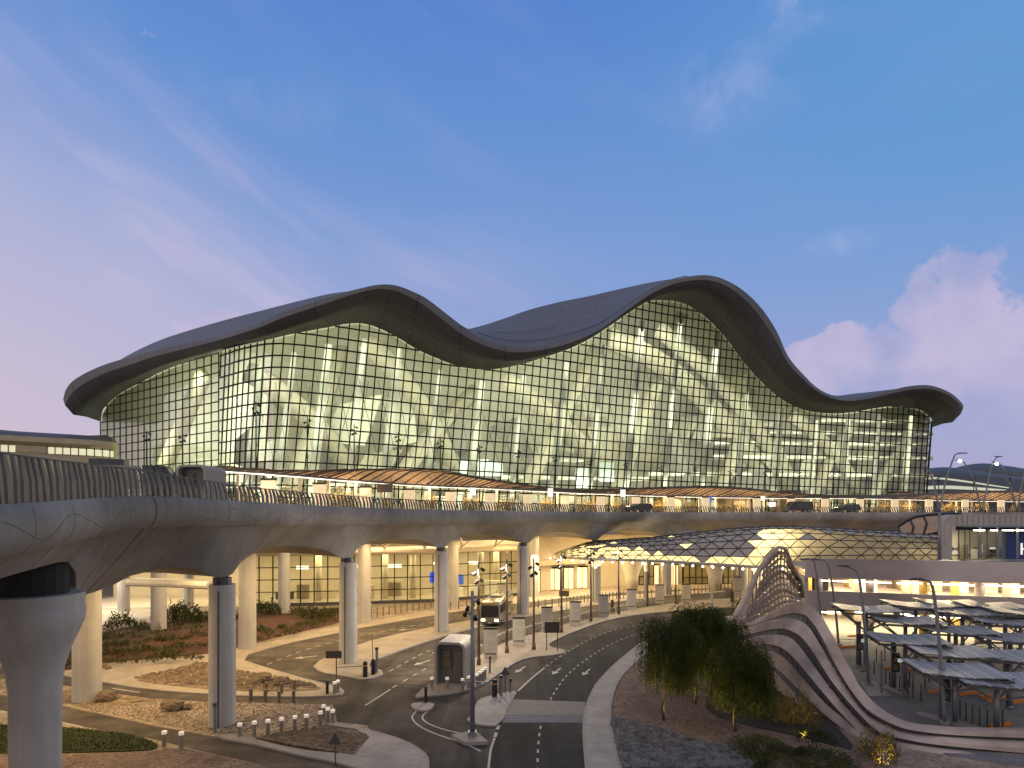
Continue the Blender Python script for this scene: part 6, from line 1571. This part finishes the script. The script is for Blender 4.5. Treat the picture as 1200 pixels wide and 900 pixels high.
barrier('black lift barrier on the island tip, its arm across the loop road', (428, 793), .95, (393, 797))
g = G(437.5, 790, .12); r = thing('lift_barrier', 'black barrier housing with a tall thin raised arm', 'barrier', g); mb = MB(); mb.lathe([(.2, 0), (.2, 1.15), (.14, 1.3), (.02, 1.32)], (0, 0, 0), 12); mb.build('housing', M['black'], r, 'auto'); mb = MB(); mb.tube([(0, -.1, 1.0), (-.1, -.1, 3.6)], .035, 6); mb.build('arm', M['brownsteel'], r)

# ---------------------------------------------------------------- vehicles
def wheel(r, x, y, rad, parent):
    mb = MB(); mb.tube([(x-.12, y, rad), (x+.12, y, rad)], rad, 14); w = mb.build('wheel', M['rubber'], parent, 'auto'); mb = MB(); mb.tube([(x-.13, y, rad), (x+.13, y, rad)], rad*.55, 10); mb.build('rim', M['steel'], w, 'auto')
def bus():
    g = G(574, 734, .02); a = Vector((-1.0, 82.9, .02))-g; rz = atan2(a.y, a.x)-pi/2
    r = thing('bus', 'grey airport bus with lit headlights passing under the viaduct', 'bus', g, rz)
    W_, L_, H_ = 2.5, 11.5, 3.05
    mb = MB(); pr_ = []
    for y, s, h0, h1 in ((0, .90, .42, 2.7), (.12, .98, .34, 2.95), (.5, 1, .32, H_), (L_-.3, 1, .32, H_), (L_, .94, .5, H_-.2)):
        w = W_/2*s; rr = .28
        pr_.append([Vector((x, y, z)) for x, z in ((-w, h0), (-w, h1-rr), (-w+rr*.3, h1-rr*.3), (-w+rr, h1), (w-rr, h1), (w-rr*.3, h1-rr*.3), (w, h1-rr), (w, h0))])
    mb.grid(pr_, close=True); mb.f.append(tuple(range(8))); mb.f.append(tuple(range(len(mb.v)-1, len(mb.v)-9, -1))); mb.build('body', M['busbody'], r, 'auto')
    mb = MB(); mb.add([(-1.08, -.05, 1.15), (1.08, -.05, 1.15), (1.05, -.05, 2.55), (-1.05, -.05, 2.55)], [(0, 1, 2, 3)]); mb.build('windscreen', M['carglass'], r)
    mb = MB(); mb.box((0, .02, 2.76), (1.5, .1, .2)); mb.build('destination_display', mat('amber_display', (.4, .2, .03), .5, 0), r)
    for s in (-1, 1):
        for k in range(6): mb = MB(); mb.box((s*(W_/2+.005), 1.2+k*1.75, 2.0), (.03, 1.6, 1.1)); mb.build('window', M['carglass'], r)
        mb = MB(); mb.box((s*.85, -.03, .78), (.42, .12, .2)); mb.build('headlight', M['headlight'], r)
        mb = MB(); mb.tube([(s*1.15, .15, 2.7), (s*1.5, -.15, 2.5)], .03, 5); mb.box((s*1.5, -.15, 2.2), (.2, .12, .5)); mb.build('mirror', M['black'], r)
        for y in (2.3, 8.6): wheel(r, s*1.12, y, .46, r)
    mb = MB(); mb.box((0, -.02, .45), (2.3, .1, .22)); mb.build('bumper', M['darksteel'], r); mb = MB(); mb.box((0, -.06, .47), (.5, .03, .13)); mb.build('number_plate', M['white'], r)
    mb = MB(); mb.box((0, 5.5, H_+.1), (1.6, 3.0, .22)); mb.build('roof_unit', M['busbody'], r)
    d = Vector((sin(rz), -cos(rz), 0))
    for s in (-.85, .85):
        p = g+Vector((cos(rz)*s, sin(rz)*s, .8))+d*.2; spot('headlight_beam', p, p+d*6-Vector((0, 0, 1.0)), 120, 70, (1, .75, .4), .1)
bus()
def car(name, label, cat, loc, rz, L_=4.9, H_=1.75, van=False):
    r = thing(name, label, cat, loc, rz); w = .95
    bp = [(-L_/2, .35), (-L_/2, .85), (-L_/2+.15, 1.0)]+([(-L_/2+1.0, 1.12), (-L_/2+1.75, H_-.05), (-L_/2+2.0, H_), (L_/2-.35, H_), (L_/2-.05, 1.05)] if not van else [(-L_/2+.55, 1.15), (-L_/2+1.2, H_-.06), (-L_/2+1.5, H_), (L_/2-.1, H_), (L_/2, 1.1)])+[(L_/2, .4)]
    mb = MB(); mb.extr(bp, (0, 0, 0), 2*w); mb.build('body', M['carpaint'], r)
    for s in (-1, 1):
        mb = MB(); mb.extr([(-L_/2+1.5, 1.1), (-L_/2+1.95, H_-.15), (L_/2-.5, H_-.15), (L_/2-.35, 1.1)], (0, s*(w+.005), 0), .03); mb.build('window', M['carglass'], r)
        mb = MB(); mb.box((-L_/2-.01, s*.65, .75), (.06, .34, .16)); mb.build('headlight', M['glass_clear'], r)
        for x in (-L_/2+.9, L_/2-.95):
            b = MB(); b.tube([(x, s*(w-.12), .36), (x, s*(w+.06), .36)], .36, 12); wh = b.build('wheel', M['rubber'], r, 'auto'); b = MB(); b.tube([(x, s*(w-.1), .36), (x, s*(w+.075), .36)], .2, 8); b.build('rim', M['steel'], wh)
    return r
DZ = 14.22
def onDeck(x, d, z=DZ): return Vector(((x-600)*d/F, d, z))
car('van', 'black passenger van on the deck before the east end of the glass wall', 'van', onDeck(935, 110.5), .15, 5.2, 2.15, True)
car('car', 'dark car at the deck railing right of the black van', 'car', onDeck(992, 112.5), .10, 4.6, 1.65)
car('car', 'dark low car on the deck above the mushroom column', 'car', onDeck(748, 97.5), .45, 4.6, 1.5)
t = D(163, 557, 40); t.z = 14.75
tr = thing('service_truck', 'dark service truck with ladder stopped behind the railing on the deck', 'truck', t, .35)
mb = MB(); mb.box((-1.2, 0, 1.25), (2.6, 1.7, .9)); mb.box((-1.2, 0, 1.95), (2.7, 1.75, .14)); mb.build('load_bed', M['busbody'], tr)
mb = MB(); mb.extr([(-.75, .5), (-.75, 2.05), (.35, 2.05), (.75, 1.3), (.8, .5)], (1.1, 0, 0), 1.7); mb.build('cab', M['carpaint'], tr)
mb = MB(); mb.extr([(-.5, 1.35), (-.5, 1.92), (.25, 1.92), (.5, 1.35)], (1.1, 0, 0), 1.72); mb.build('window', M['carglass'], tr)
for x in (-1.9, 1.2):
    for s in (-1, 1): b = MB(); b.tube([(x, s*.72, .4), (x, s*.9, .4)], .4, 12); b.build('wheel', M['rubber'], tr, 'auto')
mb = MB()
for s in (-.2, .2): mb.tube([(1.6+s, -1.0, .1), (1.0+s, -.95, 2.1)], .035, 5)
for k in range(7): mb.tube([(1.4+.6*(1-k/7)-.35, -1.0, .3+k*.27), (1.4+.6*(1-k/7)+.02, -1.0, .3+k*.27)], .025, 4)
mb.build('ladder', M['darksteel'], tr)
mb = MB()
mb.box((-1.4, 0, 2.2), (1.6, 1.1, .35)); mb.build('cargo', M['darksteel'], tr); tr.scale = (1.25, 1.25, 1.25)

# ---------------------------------------------------------------- things on the deck along the canopy
def zc(x): return interp([(r[0], r[1]) for r in CT], x)
tp_ = thing('glowing_totem', '', 'totem')
mb = MB(); mb.box((0, 0, 1.55), (1.5, .3, 2.9)); mb.build('glowing_face', M['totemlit'], tp_); mb = MB(); mb.box((0, 0, 3.1), (1.55, .36, .22)); mb.build('top_cap', M['black'], tp_); mb = MB(); rnd = random.Random(6)
for k in range(9): mb.box((rnd.uniform(-.35, .35), -.155, rnd.uniform(.6, 2.7)), (rnd.uniform(.4, .8), .008, .03), M=Matrix.Rotation(rnd.choice((pi/4, -pi/4)), 3, 'Y'))
mb.build('engraved_pattern', M['cream'], tp_)
LPN = Repeat(tp_, 'glowing cream panels along the deck canopy')
for i, x in enumerate((315, 374.5, 428.7, 479.5, 528, 574, 618, 662, 704, 745, 786, 827, 887, 927, 967, 1008, 1048.5, 1089, 1131, 1173)):
    s = interp([(315, 1.35), (430, 1.15), (530, 1.05), (700, .95), (1173, .95)], x); LPN.put(onDeck(x, zc(x)-1.0), -.25 if x < 450 else 0, 'glowing cream panel, %s from the deck kiosk under the canopy' % ORD[i], s)
gs = [shrub('golden_lit_shrub', '', (0, 0, 0), 1.35, 2.6, 200+i, M['leafgold'], 420, .34, None, True, .12) for i in range(3)]
GS = [Repeat(s, 'golden lit shrubs along the deck canopy') for s in gs]
for i, x in enumerate((289, 343, 402, 455, 505, 551, 590, 597, 641, 682, 693, 725, 766, 775, 808, 843, 856, 868, 909, 945, 956, 1028, 1036, 1068, 1108, 1117, 1152, 1190)):
    s = interp([(289, 1.3), (505, 1.05), (640, .9), (1190, .9)], x)*(1 if i % 3 else .75); GS[i % 3].put(onDeck(x, zc(x)+1.5), i*1.3, 'golden lit shrub, %s from the deck kiosk under the canopy' % ORD[i], s)
DM = Repeat(mast_proto(15.0, 'spot_mast', 'black'), 'tall black spot masts between canopy and glass wall')
for i, (x, y) in enumerate(((300, 470), (360, 488), (415, 497), (467, 506), (516, 514), (562, 521), (607, 527), (651, 532), (692, 537), (734, 541), (775, 545), (815, 546), (856, 549), (897, 551), (937, 552), (977, 554), (1018, 556), (1059, 558), (1100, 558), (1141, 559), (1183, 559))):
    d = zc(x)+10.2; top = D(x, y, d); DM.put(Vector((top.x, d, 14)), 0, 'tall black spot mast, %s from the kiosk in the file behind the canopy' % ORD[i], (1.0, 1.0, (top.z-14)/15.0))
for x, y, lab in ((172, 505, 'black mast with a curled bracket before the west glass wall'), (214, 507, 'black mast right of the curled one before the west glass wall')):
    top = D(x, y, 80); DM.put(Vector((top.x, 80, 14)), 0, lab, (1, 1, (top.z-14)/15.0))
for x, y, w, h, lab in ((554, 576, .9, 1.2, 'small white lit sign hung under the canopy near the crest'), (645, 577, .9, 1.4, 'white lit gate sign before the glass wall centre'), (730, 578, .9, 1.3, 'white lit gate sign above the mushroom column'), (832, 585, .6, 1.2, 'bluish lit sign among the canopy columns'), (905, 591, 1.3, .9, 'low white lit box left of the black van'), (894, 584, .9, .9, 'small white lit sign under the canopy left of the van')):
    q = D(x, y, zc(x)-.6); r = thing('hanging_sign', lab, 'sign', q); mb = MB(); mb.box((0, 0, 0), (w, .16, h)); mb.build('lit_face', M['bluescreen'] if 'bluish' in lab else M['whitesign'], r); mb = MB(); mb.tube([(0, .1, -q.z+14.1), (0, .1, h/2+.3)], .05, 5); mb.build('post', M['darksteel'], r)
q = D(451, 572, zc(451)-.6); r = thing('hanging_sign', 'brown sign board hung beneath the canopy edge', 'sign', q); mb = MB(); mb.box((0, 0, 0), (2.3, .15, 1.2)); mb.build('board', M['brownsteel'], r); mb = MB()
for s in (-.9, .9): mb.tube([(s, 0, .6), (s, 0, 1.5)], .04, 5)
mb.build('hanger', M['darksteel'], r)
for x, w in ((783, 3.0), (860, 3.4), (925, 2.2), (1055, 2.4)):
    q = onDeck(x, zc(x)+9.2, 14.1); r = thing('revolving_door', 'bronze entrance drum %s behind the canopy' % {783: 'left of the wall peak', 860: 'under the steep roof slope', 925: 'behind the black van', 1055: 'near the east corner'}[x], 'entrance', q); mb = MB(); mb.lathe([(w, 0), (w, 4.6)], (0, 0, 0), 20); mb.build('drum', M['bronze'], r, 'auto'); mb = MB(); mb.lathe([(w+.15, 4.6), (w+.15, 5.0)], (0, 0, 0), 20); mb.build('crown_ring', M['canopyrib'], r, 'auto')
